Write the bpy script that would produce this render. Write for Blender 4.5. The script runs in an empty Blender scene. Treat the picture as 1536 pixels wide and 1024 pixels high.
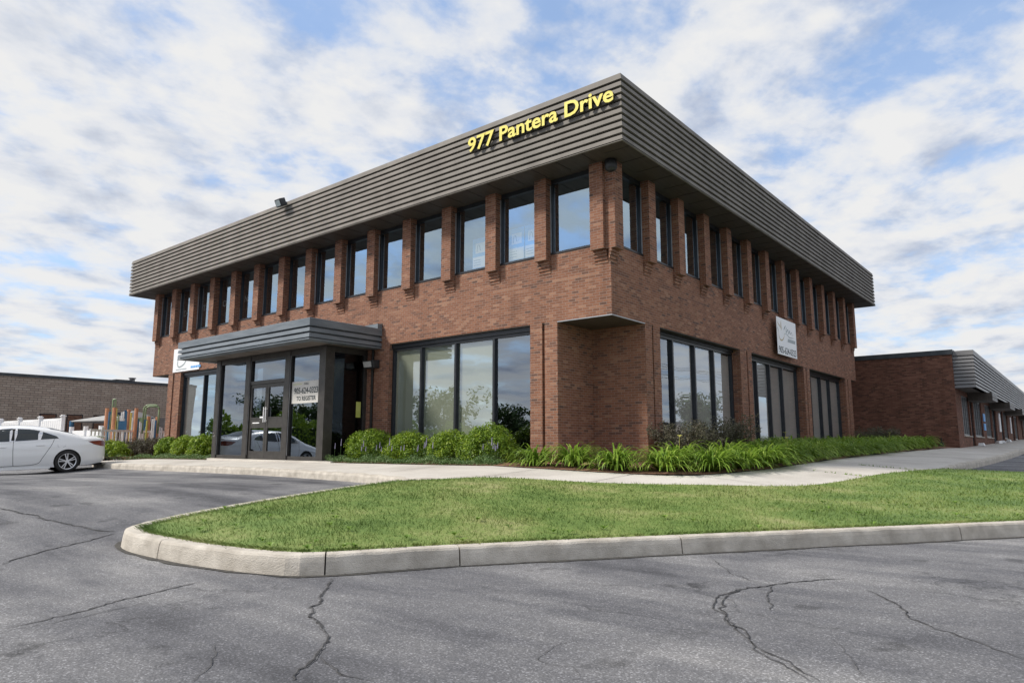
import bpy, bmesh, math, random
import numpy as np
from mathutils import Vector, Matrix, Euler
from mathutils.geometry import delaunay_2d_cdt
random.seed(7); rng = np.random.default_rng(7)
SC = bpy.context.scene
COL = SC.collection
R_ = math.radians

# ------------------------------------------------------------------ camera
# all coordinates are metres relative to the eye height (z = 0 at the eye); everything is lifted at the end
YAW, PITCH, ROLL, FPX = -0.68908, 0.14765, 0.00155, 1036.53
CAMP = Vector((7.208, -12.057, 0.0))
fw = Vector((math.sin(YAW)*math.cos(PITCH), math.cos(YAW)*math.cos(PITCH), math.sin(PITCH)))
rt = Vector((math.cos(YAW), -math.sin(YAW), 0)); up = rt.cross(fw)
rt, up = rt*math.cos(ROLL)+up*math.sin(ROLL), -rt*math.sin(ROLL)+up*math.cos(ROLL)
cd = bpy.data.cameras.new("camera"); cam = bpy.data.objects.new("camera", cd); COL.objects.link(cam)
cam.matrix_world = Matrix(((rt.x, up.x, -fw.x, CAMP.x), (rt.y, up.y, -fw.y, CAMP.y), (rt.z, up.z, -fw.z, CAMP.z), (0, 0, 0, 1)))
cd.sensor_width = 36; cd.lens = FPX/1536*36; cd.clip_end = 3000; cd.clip_start = 0.05
SC.camera = cam
# ------------------------------------------------------------------ light
SKYX, SKYY = 25.3, 15.7
SUN_EL, SUN_AZ = R_(43), R_(224)     # azimuth clockwise from +Y
world = bpy.data.worlds.new("World"); SC.world = world; world.use_nodes = True
nt = world.node_tree; nt.nodes.clear()
def N(t, typ, **kw):
    n = t.nodes.new(typ)
    for k, v in kw.items():
        if k.startswith('i_'):
            n.inputs[k[2:].replace('_', ' ')].default_value = v
        else: setattr(n, k, v)
    return n
def ramp(t, pts, interp='LINEAR'):
    n = t.nodes.new('ShaderNodeValToRGB'); e = n.color_ramp.elements; n.color_ramp.interpolation = interp
    e[0].position, e[0].color = pts[0][0], (*pts[0][1], 1)
    e[1].position, e[1].color = pts[-1][0], (*pts[-1][1], 1)
    for p, c in pts[1:-1]:
        q = e.new(p); q.color = (*c, 1)
    return n
def g3(v): return (v, v, v)
def M2(t, op, a=None, b=None, c=None):
    n = t.nodes.new('ShaderNodeMath'); n.operation = op
    for i, v in enumerate((a, b, c)):
        if v is None: continue
        if isinstance(v, (int, float)): n.inputs[i].default_value = v
        else: t.links.new(v, n.inputs[i])
    return n.outputs[0]
def build_world():
    L = nt.links.new
    sky = N(nt, 'ShaderNodeTexSky', sky_type='NISHITA', sun_disc=False, sun_elevation=SUN_EL, sun_rotation=SUN_AZ,
            air_density=1.0, dust_density=0.6, ozone_density=1.5)
    bg1 = N(nt, 'ShaderNodeBackground', i_Strength=0.15)
    hs = N(nt, 'ShaderNodeMix', data_type='RGBA'); hs.inputs[0].default_value = 0.35
    L(sky.outputs[0], hs.inputs[6]); hs.inputs[7].default_value = (3.0, 4.6, 7.6, 1)
    L(hs.outputs[2], bg1.inputs[0])
    tc = N(nt, 'ShaderNodeTexCoord'); sep = N(nt, 'ShaderNodeSeparateXYZ'); L(tc.outputs['Generated'], sep.inputs[0])
    z = M2(nt, 'ADD', M2(nt, 'MAXIMUM', sep.outputs[2], 0.0), 0.16)
    cx = M2(nt, 'DIVIDE', sep.outputs[0], z); cy = M2(nt, 'DIVIDE', sep.outputs[1], z)
    cmb = N(nt, 'ShaderNodeCombineXYZ'); L(cx, cmb.inputs[0]); L(cy, cmb.inputs[1])
    mp = N(nt, 'ShaderNodeMapping'); L(cmb.outputs[0], mp.inputs[0])
    mp.inputs['Rotation'].default_value = (0, 0, R_(25)); mp.inputs['Scale'].default_value = (1.0, 0.85, 1); mp.inputs['Location'].default_value = (SKYX, SKYY, 0)
    n1 = N(nt, 'ShaderNodeTexNoise', i_Scale=3.5, i_Detail=12.0, i_Roughness=0.58, i_Distortion=0.1); L(mp.outputs[0], n1.inputs['Vector'])
    n2 = N(nt, 'ShaderNodeTexNoise', i_Scale=0.8, i_Detail=2.0, i_Roughness=0.5); L(mp.outputs[0], n2.inputs['Vector'])
    d = M2(nt, 'ADD', n1.outputs[0], M2(nt, 'MULTIPLY', M2(nt, 'SUBTRACT', n2.outputs[0], 0.5), 0.34))
    hz = M2(nt, 'MULTIPLY', M2(nt, 'SUBTRACT', 1.0, M2(nt, 'MINIMUM', M2(nt, 'MULTIPLY', sep.outputs[2], 2.2), 1.0)), 0.05)
    d = M2(nt, 'ADD', d, hz)
    cov = ramp(nt, [(0.35, g3(0.12)), (0.41, g3(0.42)), (0.475, g3(0.80)), (0.57, g3(1))]); L(d, cov.inputs[0])
    # relief of the clouds: density towards the sun against density here
    sh = N(nt, 'ShaderNodeVectorMath', operation='ADD'); L(mp.outputs[0], sh.inputs[0]); sh.inputs[1].default_value = (-0.03, -0.09, 0)
    n3 = N(nt, 'ShaderNodeTexNoise', i_Scale=3.5, i_Detail=6.0, i_Roughness=0.56, i_Distortion=0.1); L(sh.outputs[0], n3.inputs['Vector'])
    n4 = N(nt, 'ShaderNodeTexNoise', i_Scale=3.5, i_Detail=6.0, i_Roughness=0.56, i_Distortion=0.1); L(mp.outputs[0], n4.inputs['Vector'])
    rl = M2(nt, 'MULTIPLY', M2(nt, 'SUBTRACT', n4.outputs[0], n3.outputs[0]), 2.6)
    sv = M2(nt, 'SUBTRACT', M2(nt, 'ADD', 0.64, rl), M2(nt, 'MULTIPLY', M2(nt, 'MAXIMUM', M2(nt, 'SUBTRACT', d, 0.54), 0.0), 1.8))
    cc = ramp(nt, [(0.15, (0.58, 0.63, 0.75)), (0.38, (0.75, 0.80, 0.90)), (0.58, (0.92, 0.94, 0.985)), (0.76, (1.0, 1.0, 1.0))]); L(sv, cc.inputs[0])
    bg2 = N(nt, 'ShaderNodeBackground', i_Strength=0.765); L(cc.outputs[0], bg2.inputs[0])
    mix = N(nt, 'ShaderNodeMixShader'); L(cov.outputs[0], mix.inputs[0]); L(bg1.outputs[0], mix.inputs[1]); L(bg2.outputs[0], mix.inputs[2])
    out = N(nt, 'ShaderNodeOutputWorld'); L(mix.outputs[0], out.inputs[0])
build_world()
sl = bpy.data.lights.new("sun", 'SUN'); sl.energy = 3.8; sl.angle = R_(9); sl.color = (1, 0.93, 0.83)
sun = bpy.data.objects.new("sun", sl); COL.objects.link(sun)
sdir = Vector((math.sin(SUN_AZ)*math.cos(SUN_EL), math.cos(SUN_AZ)*math.cos(SUN_EL), math.sin(SUN_EL)))
sun.rotation_euler = sdir.to_track_quat('Z', 'Y').to_euler(); sun.location = (0, 0, 30)
SC.view_settings.view_transform = 'Standard'; SC.view_settings.look = 'None'
SC.view_settings.exposure = 0.16; SC.view_settings.gamma = 1
SC.cycles.max_bounces = 8; SC.cycles.transparent_max_bounces = 24; SC.cycles.caustics_reflective = False; SC.cycles.caustics_refractive = False

# ------------------------------------------------------------------ pixel -> ground helpers (used to survey the photo)
def sst(t): t = min(1, max(0, t)); return t*t*(3-2*t)
def zg(x, y):
    d = (x-4.23)*-.835+(y+5.97)*.55
    z = -1.0+.28*sst(d/7)
    w = min(30, max(0, -8-x))
    z -= .004*w+.016*min(w, 14)*sst((-y-2.6)/2.2)
    z += .016*min(60, max(0, y))*sst((d+2)/3)
    return z
def ray(x, y): return fw*FPX+rt*(x-768)-up*(y-512)
def surf(px, py, dz=0):
    z = -.8; d = ray(px, py)
    for i in range(50):
        p = CAMP+d*(z/d.z); z = .5*z+.5*(zg(p.x, p.y)+dz)
    return p
# ------------------------------------------------------------------ materials
def newmat(name):
    m = bpy.data.materials.new(name); m.use_nodes = True; t = m.node_tree; t.nodes.clear()
    p = N(t, 'ShaderNodeBsdfPrincipled'); o = N(t, 'ShaderNodeOutputMaterial'); t.links.new(p.outputs[0], o.inputs[0])
    return m, t, p, o
def noise_mat(name, c1, c2, scale=5, rough=.6, metal=0, detail=6, bump=0, bscale=60, stretch=None, lo=.35, hi=.65, spec=.5, coat=0):
    m, t, p, o = newmat(name); L = t.links.new
    g = N(t, 'ShaderNodeTexCoord'); mp = N(t, 'ShaderNodeMapping'); L(g.outputs['Object'], mp.inputs[0])
    if stretch: mp.inputs['Scale'].default_value = stretch
    n = N(t, 'ShaderNodeTexNoise', i_Scale=scale, i_Detail=detail, i_Roughness=.6); L(mp.outputs[0], n.inputs['Vector'])
    r = ramp(t, [(lo, c1), (hi, c2)]); L(n.outputs[0], r.inputs[0]); L(r.outputs[0], p.inputs['Base Color'])
    p.inputs['Roughness'].default_value = rough; p.inputs['Metallic'].default_value = metal
    p.inputs['Specular IOR Level'].default_value = spec; p.inputs['Coat Weight'].default_value = coat
    if bump:
        n2 = N(t, 'ShaderNodeTexNoise', i_Scale=bscale, i_Detail=4.0); L(g.outputs['Object'], n2.inputs['Vector'])
        b = N(t, 'ShaderNodeBump', i_Strength=bump, i_Distance=.01); L(n2.outputs[0], b.inputs['Height']); L(b.outputs[0], p.inputs['Normal'])
    return m
def brick_mat(name, cols, mortar, bw=.215, rh=.0675, msz=.0042, seed=0.0, rough=.85, soot=.18):
    m, t, p, o = newmat(name); L = t.links.new
    g = N(t, 'ShaderNodeNewGeometry'); sp = N(t, 'ShaderNodeSeparateXYZ'); L(g.outputs['Position'], sp.inputs[0])
    sn = N(t, 'ShaderNodeSeparateXYZ'); L(g.outputs['True Normal'], sn.inputs[0])
    ax = M2(t, 'ABSOLUTE', sn.outputs[0]); gx = M2(t, 'GREATER_THAN', ax, 0.7)
    u = M2(t, 'ADD', M2(t, 'MULTIPLY', gx, sp.outputs[1]), M2(t, 'MULTIPLY', M2(t, 'SUBTRACT', 1.0, gx), sp.outputs[0]))
    az = M2(t, 'GREATER_THAN', M2(t, 'ABSOLUTE', sn.outputs[2]), 0.7)
    v = M2(t, 'ADD', M2(t, 'MULTIPLY', az, sp.outputs[1]), M2(t, 'MULTIPLY', M2(t, 'SUBTRACT', 1.0, az), sp.outputs[2]))
    cb = N(t, 'ShaderNodeCombineXYZ'); L(M2(t, 'ADD', u, 50.0+seed), cb.inputs[0]); L(M2(t, 'ADD', v, 20.0), cb.inputs[1])
    # hand-laid wobble
    nw = N(t, 'ShaderNodeTexNoise', i_Scale=9.0, i_Detail=2.0); L(g.outputs['Position'], nw.inputs['Vector'])
    wv = N(t, 'ShaderNodeVectorMath', operation='SCALE'); L(nw.outputs['Color'], wv.inputs[0]); wv.inputs['Scale'].default_value = .005
    av = N(t, 'ShaderNodeVectorMath', operation='ADD'); L(cb.outputs[0], av.inputs[0]); L(wv.outputs[0], av.inputs[1])
    bt = N(t, 'ShaderNodeTexBrick', i_Scale=1.0); L(av.outputs[0], bt.inputs['Vector'])
    bt.inputs['Brick Width'].default_value = bw; bt.inputs['Row Height'].default_value = rh
    bt.inputs['Mortar Size'].default_value = msz; bt.inputs['Mortar Smooth'].default_value = .25; bt.inputs['Bias'].default_value = 0
    bt.inputs['Color1'].default_value = (0, 0, 0, 1); bt.inputs['Color2'].default_value = (1, 1, 1, 1); bt.inputs['Mortar'].default_value = (.5, .5, .5, 1)
    r = ramp(t, cols); L(bt.outputs['Color'], r.inputs[0])
    n = N(t, 'ShaderNodeTexNoise', i_Scale=.55, i_Detail=5.0, i_Roughness=.65); L(g.outputs['Position'], n.inputs['Vector'])
    nf = N(t, 'ShaderNodeTexNoise', i_Scale=75.0, i_Detail=3.0); L(g.outputs['Position'], nf.inputs['Vector'])
    k = M2(t, 'ADD', M2(t, 'MULTIPLY', n.outputs[0], soot*1.6), M2(t, 'MULTIPLY', nf.outputs[0], .5))
    k = M2(t, 'ADD', k, 1.0-soot*.8-.25)
    ms = N(t, 'ShaderNodeMapping'); L(g.outputs['Position'], ms.inputs[0]); ms.inputs['Scale'].default_value = (2.2, 2.2, .22)
    st = N(t, 'ShaderNodeTexNoise', i_Scale=1.0, i_Detail=6.0, i_Roughness=.7); L(ms.outputs[0], st.inputs['Vector'])
    sr = ramp(t, [(.32, g3(.84)), (.5, g3(1.0)), (.7, g3(1.05))]); L(st.outputs[0], sr.inputs[0]); k = M2(t, 'MULTIPLY', k, sr.outputs[0])
    mm = N(t, 'ShaderNodeMix', data_type='RGBA'); L(bt.outputs['Fac'], mm.inputs[0]); L(r.outputs[0], mm.inputs[6]); mm.inputs[7].default_value = (*mortar, 1)
    mu = N(t, 'ShaderNodeVectorMath', operation='SCALE'); L(mm.outputs[2], mu.inputs[0]); L(k, mu.inputs['Scale'])
    L(mu.outputs[0], p.inputs['Base Color']); p.inputs['Roughness'].default_value = rough; p.inputs['Specular IOR Level'].default_value = .2
    h = M2(t, 'ADD', M2(t, 'MULTIPLY', bt.outputs['Fac'], -1.0), M2(t, 'MULTIPLY', nf.outputs[0], .5))
    h = M2(t, 'ADD', h, M2(t, 'MULTIPLY', bt.outputs['Color'], .35))
    b = N(t, 'ShaderNodeBump', i_Strength=.8, i_Distance=.007); L(h, b.inputs['Height']); L(b.outputs[0], p.inputs['Normal'])
    return m
RED = [(0.0, (.12, .072, .058)), (.05, (.165, .084, .060)), (.2, (.215, .100, .064)), (.5, (.248, .114, .071)), (.85, (.280, .134, .084)), (1, (.345, .19, .125))]
M_BRICK = brick_mat('red_brown_brick', RED, (.33, .255, .215), bw=.175, rh=.056, msz=.0046)
M_BRICK2 = brick_mat('rear_red_brick', [(0, (.10, .055, .042)), (.3, (.155, .075, .053)), (.7, (.195, .092, .065)), (1, (.24, .12, .085))], (.17, .11, .085), bw=.18, rh=.058, seed=3.3, soot=.4)
M_BRICK3 = brick_mat('taupe_brick', [(0, (.34, .275, .225)), (.3, (.37, .30, .245)), (.7, (.40, .33, .27)), (1, (.43, .36, .30))], (.15, .125, .11), bw=.38, rh=.13, msz=.012, seed=8.1)
M_FASC = noise_mat('taupe_metal_siding', (.150, .138, .124), (.232, .215, .194), 1.0, .68, .0, bump=.25, bscale=2.5, stretch=(1.6, 1.6, 1.1), spec=.25, lo=.3, hi=.7)
M_FASC2 = noise_mat('weathered_grey_siding', (.14, .14, .145), (.20, .20, .205), 1.2, .42, .0, stretch=(.4, .4, 6), spec=.6)
M_CANO = noise_mat('blue_grey_siding', (.115, .14, .165), (.195, .225, .255), 2, .45, 0, stretch=(.6, .6, 5), spec=.6)
M_BLACK = noise_mat('black_groove', (.012, .011, .010), (.02, .018, .016), 4, .7)
M_SOFF = noise_mat('dark_brown_soffit', (.050, .040, .033), (.075, .062, .052), 3, .6, stretch=(8, .4, 1))
M_SOFF2 = noise_mat('canopy_soffit', (.13, .11, .095), (.18, .155, .135), 3, .6)
M_FRAME = noise_mat('dark_bronze_frame', (.022, .025, .030), (.035, .038, .045), 6, .35, .3)
M_FRAMEB = noise_mat('bronze_entrance_frame', (.050, .046, .043), (.072, .067, .062), 6, .4, .3)
M_EDGE = noise_mat('pale_edge_metal', (.30, .31, .33), (.4, .41, .43), 6, .4, .5)
M_DARKM = noise_mat('charcoal_metal', (.03, .032, .035), (.05, .052, .056), 6, .45, .4)
M_DFLASH = noise_mat('dark_parapet_flashing', (.045, .055, .062), (.07, .08, .09), 3, .4, .2)
M_CONC = noise_mat('kerb_concrete', (.37, .335, .285), (.64, .595, .525), 5, .9, 0, 12, bump=.8, bscale=90, lo=.3, hi=.7)
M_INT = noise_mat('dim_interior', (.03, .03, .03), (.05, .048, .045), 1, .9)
M_BLIND = noise_mat('pale_green_blind', (.40, .43, .34), (.47, .50, .40), .8, .8)
M_BLINDG = noise_mat('grey_blind', (.56, .53, .49), (.64, .61, .57), .8, .8)
M_WHITE = noise_mat('white_vinyl', (.88, .89, .90), (.92, .92, .93), 3, .4)
M_BANNER = noise_mat('white_banner', (.84, .86, .89), (.88, .89, .91), 2, .5)
M_YEL = noise_mat('yellow_letter_face', (.74, .62, .07), (.82, .71, .12), 9, .5)
M_LETD = noise_mat('letter_return', (.03, .028, .02), (.05, .045, .03), 9, .5)
M_INK = noise_mat('dark_ink', (.02, .035, .045), (.03, .05, .06), 9, .6)
M_INKG = noise_mat('grey_ink', (.30, .36, .38), (.36, .42, .44), 9, .6)
M_GOLD = noise_mat('gold_ink', (.50, .42, .28), (.6, .5, .34), 9, .6)
M_POSTB = noise_mat('blue_poster', (.06, .34, .78), (.09, .40, .85), 4, .5)
M_PAPER = noise_mat('pale_paper', (.82, .82, .80), (.88, .88, .86), 4, .6)
M_LIME = noise_mat('lime_sticker', (.5, .55, .12), (.6, .62, .2), 4, .6)
M_CREAM = noise_mat('cream_sign', (.62, .60, .56), (.72, .70, .66), 3, .6)

def glass_mat(name, tint=(.36, .38, .37), refl=(.80, .86, .93), base=.34, wav=.25):
    m, t, p, o = newmat(name); L = t.links.new; t.nodes.remove(p)
    tr = N(t, 'ShaderNodeBsdfTransparent'); tr.inputs[0].default_value = (*tint, 1)
    gl = N(t, 'ShaderNodeBsdfGlossy'); gl.inputs['Color'].default_value = (*refl, 1); gl.inputs['Roughness'].default_value = 0.0
    g = N(t, 'ShaderNodeNewGeometry'); dt = N(t, 'ShaderNodeVectorMath', operation='DOT_PRODUCT'); L(g.outputs['Normal'], dt.inputs[0]); L(g.outputs['Incoming'], dt.inputs[1])
    f = M2(t, 'ADD', M2(t, 'MULTIPLY', M2(t, 'POWER', M2(t, 'SUBTRACT', 1.0, M2(t, 'ABSOLUTE', dt.outputs['Value'])), 5.0), 1-base), base)
    n = N(t, 'ShaderNodeTexNoise', i_Scale=.9, i_Detail=1.0); L(g.outputs['Position'], n.inputs['Vector'])
    b = N(t, 'ShaderNodeBump', i_Strength=wav, i_Distance=.012); L(n.outputs[0], b.inputs['Height']); L(b.outputs[0], gl.inputs['Normal'])
    mx = N(t, 'ShaderNodeMixShader'); L(f, mx.inputs[0]); L(tr.outputs[0], mx.inputs[1]); L(gl.outputs[0], mx.inputs[2]); L(mx.outputs[0], o.inputs[0])
    return m
M_GLASS = glass_mat('blue_tinted_reflection_glass', (.85, .87, .88), (.68, .86, 1.0), .50)  # blue put into the reflection colour to imitate a bluer mirrored sky
M_GLASSF = glass_mat('front_storefront_glass', (.88, .90, .88), (.78, .87, .98), .32)
M_GLASSD = glass_mat('dark_entrance_glass', (.30, .30, .30), (.75, .84, .95), .30)
M_GLASSK = glass_mat('low_reflection_side_glass', (.30, .30, .30), (.7, .8, .9), .07)  # entrance glass copy; reflection cut so the side pane comes out dark
M_GLASSR = glass_mat('side_window_glass', (.94, .94, .94), (.80, .89, .99), .32)
def leaf_mat(name, c1, c2, c3=None, scale=3.0, tr=.25, rough=.5):
    m, t, p, o = newmat(name); L = t.links.new
    g = N(t, 'ShaderNodeTexCoord'); n = N(t, 'ShaderNodeTexNoise', i_Scale=scale, i_Detail=3.0); L(g.outputs['Object'], n.inputs['Vector'])
    wn = N(t, 'ShaderNodeTexWhiteNoise', noise_dimensions='3D')
    sc = N(t, 'ShaderNodeVectorMath', operation='SCALE'); L(g.outputs['Object'], sc.inputs[0]); sc.inputs['Scale'].default_value = 18
    fl = N(t, 'ShaderNodeVectorMath', operation='FLOOR'); L(sc.outputs[0], fl.inputs[0]); L(fl.outputs[0], wn.inputs[0])
    oi = N(t, 'ShaderNodeObjectInfo')
    v = M2(t, 'ADD', M2(t, 'MULTIPLY', n.outputs[0], .6), M2(t, 'MULTIPLY', wn.outputs['Value'], .4))
    v = M2(t, 'ADD', v, M2(t, 'MULTIPLY', M2(t, 'SUBTRACT', oi.outputs['Random'], .5), .16))
    pts = [(.25, c1), (.55, c2), (.8, c3 or c2)]
    r = ramp(t, pts); L(v, r.inputs[0]); L(r.outputs[0], p.inputs['Base Color']); p.inputs['Roughness'].default_value = rough
    p.inputs['Specular IOR Level'].default_value = .35
    ts = N(t, 'ShaderNodeBsdfTranslucent'); L(r.outputs[0], ts.inputs[0])
    mx = N(t, 'ShaderNodeMixShader', i_Fac=tr); L(p.outputs[0], mx.inputs[1]); L(ts.outputs[0], mx.inputs[2]); L(mx.outputs[0], o.inputs[0])
    return m
M_BOX = leaf_mat('boxwood_leaf', (.07, .14, .010), (.22, .34, .025), (.42, .52, .05), 7)
M_DAY = leaf_mat('daylily_leaf', (.09, .18, .018), (.24, .38, .045), (.46, .57, .12), 4, .36)
M_BERB = leaf_mat('barberry_leaf', (.045, .03, .03), (.085, .075, .05), (.12, .13, .07))
M_SPI = leaf_mat('wispy_shrub_leaf', (.075, .06, .045), (.13, .13, .08), (.22, .19, .15))
M_COVER = leaf_mat('ground_cover_leaf', (.06, .13, .03), (.13, .22, .07), (.24, .32, .15))
M_TREE = leaf_mat('tree_leaf', (.02, .045, .01), (.045, .085, .02), (.08, .13, .03), .5)
M_BARK = noise_mat('bark', (.08, .06, .045), (.14, .11, .085), 9, .9)
M_FLW = noise_mat('yellow_flower', (.6, .55, .12), (.7, .65, .2), 9, .6)
M_LAV = noise_mat('lavender_flower', (.22, .20, .32), (.30, .27, .40), 9, .6)
M_MULCH = noise_mat('wood_mulch', (.14, .065, .042), (.34, .19, .13), 26, .95, 0, 8, bump=1, bscale=60)

# ------------------------------------------------------------------ mesh builder
class MB:
    def __init__(s): s.v = []; s.f = []; s.m = []; s.mi = 0
    def add(s, vs, fs):
        o = len(s.v); s.v += [tuple(v) for v in vs]; s.f += [tuple(i+o for i in f) for f in fs]; s.m += [s.mi]*len(fs); return s
    def box(s, x0, x1, y0, y1, z0, z1):
        if x0 > x1: x0, x1 = x1, x0
        if y0 > y1: y0, y1 = y1, y0
        if z0 > z1: z0, z1 = z1, z0
        return s.add([(x0, y0, z0), (x1, y0, z0), (x1, y1, z0), (x0, y1, z0), (x0, y0, z1), (x1, y0, z1), (x1, y1, z1), (x0, y1, z1)],
                     [(0, 3, 2, 1), (4, 5, 6, 7), (0, 1, 5, 4), (1, 2, 6, 5), (2, 3, 7, 6), (3, 0, 4, 7)])
    def quad(s, a, b, c, d): return s.add([a, b, c, d], [(0, 1, 2, 3)])
    def tube(s, pts, r, n=8, caps=True):
        pts = [Vector(p) for p in pts]; rs = r if isinstance(r, (list, tuple)) else [r]*len(pts); o = len(s.v)
        for i, p in enumerate(pts):
            d = (pts[min(i+1, len(pts)-1)]-pts[max(i-1, 0)]).normalized()
            a = d.orthogonal().normalized() if abs(d.z) < .99 else Vector((1, 0, 0)); b = d.cross(a)
            if i and (Vector(s.v[-n])-pts[i-1]).dot(a) < 0 and abs(d.z) >= .99: pass
            for k in range(n):
                t = 2*math.pi*k/n; s.v.append(tuple(p+(a*math.cos(t)+b*math.sin(t))*rs[i]))
        for i in range(len(pts)-1):
            for k in range(n):
                s.f.append((o+i*n+k, o+i*n+(k+1) % n, o+(i+1)*n+(k+1) % n, o+(i+1)*n+k)); s.m.append(s.mi)
        if caps:
            s.f.append(tuple(o+k for k in range(n))[::-1]); s.m.append(s.mi)
            s.f.append(tuple(o+(len(pts)-1)*n+k for k in range(n))); s.m.append(s.mi)
        return s
    def lathe(s, prof, n=32, axis='y', c=(0, 0, 0)):   # prof: (radius, along)
        o = len(s.v)
        for r, a in prof:
            for k in range(n):
                t = 2*math.pi*k/n; p = (r*math.cos(t), a, r*math.sin(t)) if axis == 'y' else (r*math.cos(t), r*math.sin(t), a)
                s.v.append((p[0]+c[0], p[1]+c[1], p[2]+c[2]))
        for i in range(len(prof)-1):
            for k in range(n):
                s.f.append((o+i*n+k, o+i*n+(k+1) % n, o+(i+1)*n+(k+1) % n, o+(i+1)*n+k)); s.m.append(s.mi)
        return s
    def xf(s, M):
        s.v = [tuple(M @ Vector(v)) for v in s.v]; return s
    def build(s, name, mats, parent=None, smooth=False, bevel=0):
        me = bpy.data.meshes.new(name); me.from_pydata(s.v, [], s.f)
        mats = mats if isinstance(mats, (list, tuple)) else [mats]
        for m in mats: me.materials.append(m)
        if len(mats) > 1: me.polygons.foreach_set('material_index', s.m)
        if smooth: me.polygons.foreach_set('use_smooth', [True]*len(s.f))
        me.update()
        ob = bpy.data.objects.new(name, me); COL.objects.link(ob)
        bm = bmesh.new(); bm.from_mesh(me); bmesh.ops.recalc_face_normals(bm, faces=bm.faces); bm.to_mesh(me); bm.free()
        if parent: ob.parent = parent; ob.location = (0, 0, 0)
        if parent and parent.type == 'EMPTY' or (parent and parent.get('_o') is not None):
            pass
        if bevel:
            b = ob.modifiers.new('b', 'BEVEL'); b.width = bevel; b.segments = 2; b.limit_method = 'ANGLE'
        return ob
def tag(o, label=None, cat=None, group=None, kind=None):
    if label: o['label'] = label
    if cat: o['category'] = cat
    if group: o['group'] = group
    if kind: o['kind'] = kind
    return o
def thing(name, loc=(0, 0, 0), label=None, cat=None, group=None, rz=0):
    o = bpy.data.objects.new(name, None); COL.objects.link(o); o.location = loc; o.rotation_euler = (0, 0, rz); o.empty_display_size = .2
    return tag(o, label, cat, group)
def child(mb, name, mats, parent, off=(0, 0, 0), **kw):
    """mesh given in world coordinates, parent at origin off (unrotated)"""
    if off != (0, 0, 0): mb.v = [(x-off[0], y-off[1], z-off[2]) for x, y, z in mb.v]
    return mb.build(name, mats, parent, **kw)
def copy_tree(o, parent=None):
    c = o.copy(); COL.objects.link(c)
    if parent: c.parent = parent
    for ch in list(o.children): copy_tree(ch, c)
    return c
def sheet(name, poly, sp, zf, mat, kind='structure', parent=None):
    poly = [(p[0], p[1]) for p in poly]; n = len(poly)
    xs = [p[0] for p in poly]; ys = [p[1] for p in poly]
    pts = [Vector(p) for p in poly]
    x = min(xs)+sp*.5
    while x < max(xs):
        y = min(ys)+sp*.5
        while y < max(ys):
            if inside(x, y, poly): pts.append(Vector((x, y)))
            y += sp
        x += sp
    r = delaunay_2d_cdt(pts, [(i, (i+1) % n) for i in range(n)], [], 1, 1e-5)
    mb = MB(); mb.add([(v.x, v.y, zf(v.x, v.y)) for v in r[0]], [tuple(f) for f in r[2]])
    ob = mb.build(name, mat, parent, smooth=True)
    if ob.data.polygons and ob.data.polygons[0].normal.z < 0: ob.data.flip_normals()
    if kind: ob['kind'] = kind
    return ob
def inside(x, y, poly):
    c = False; j = len(poly)-1
    for i in range(len(poly)):
        xi, yi = poly[i]; xj, yj = poly[j]
        if (yi > y) != (yj > y) and x < (xj-xi)*(y-yi)/(yj-yi)+xi: c = not c
        j = i
    return c
def smooth_line(pts, step=.2, closed=False):
    P = [Vector(p) for p in pts]; out = []
    for i in range(len(P)-1):
        p0, p1, p2, p3 = P[max(i-1, 0)], P[i], P[i+1], P[min(i+2, len(P)-1)]
        n = max(1, int((p2-p1).length/step))
        for k in range(n):
            t = k/n
            out.append(.5*((2*p1)+(p2-p0)*t+(2*p0-5*p1+4*p2-p3)*t*t+(3*p1-p0-3*p2+p3)*t*t*t))
    out.append(P[-1]); return out
exec_order = []

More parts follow.
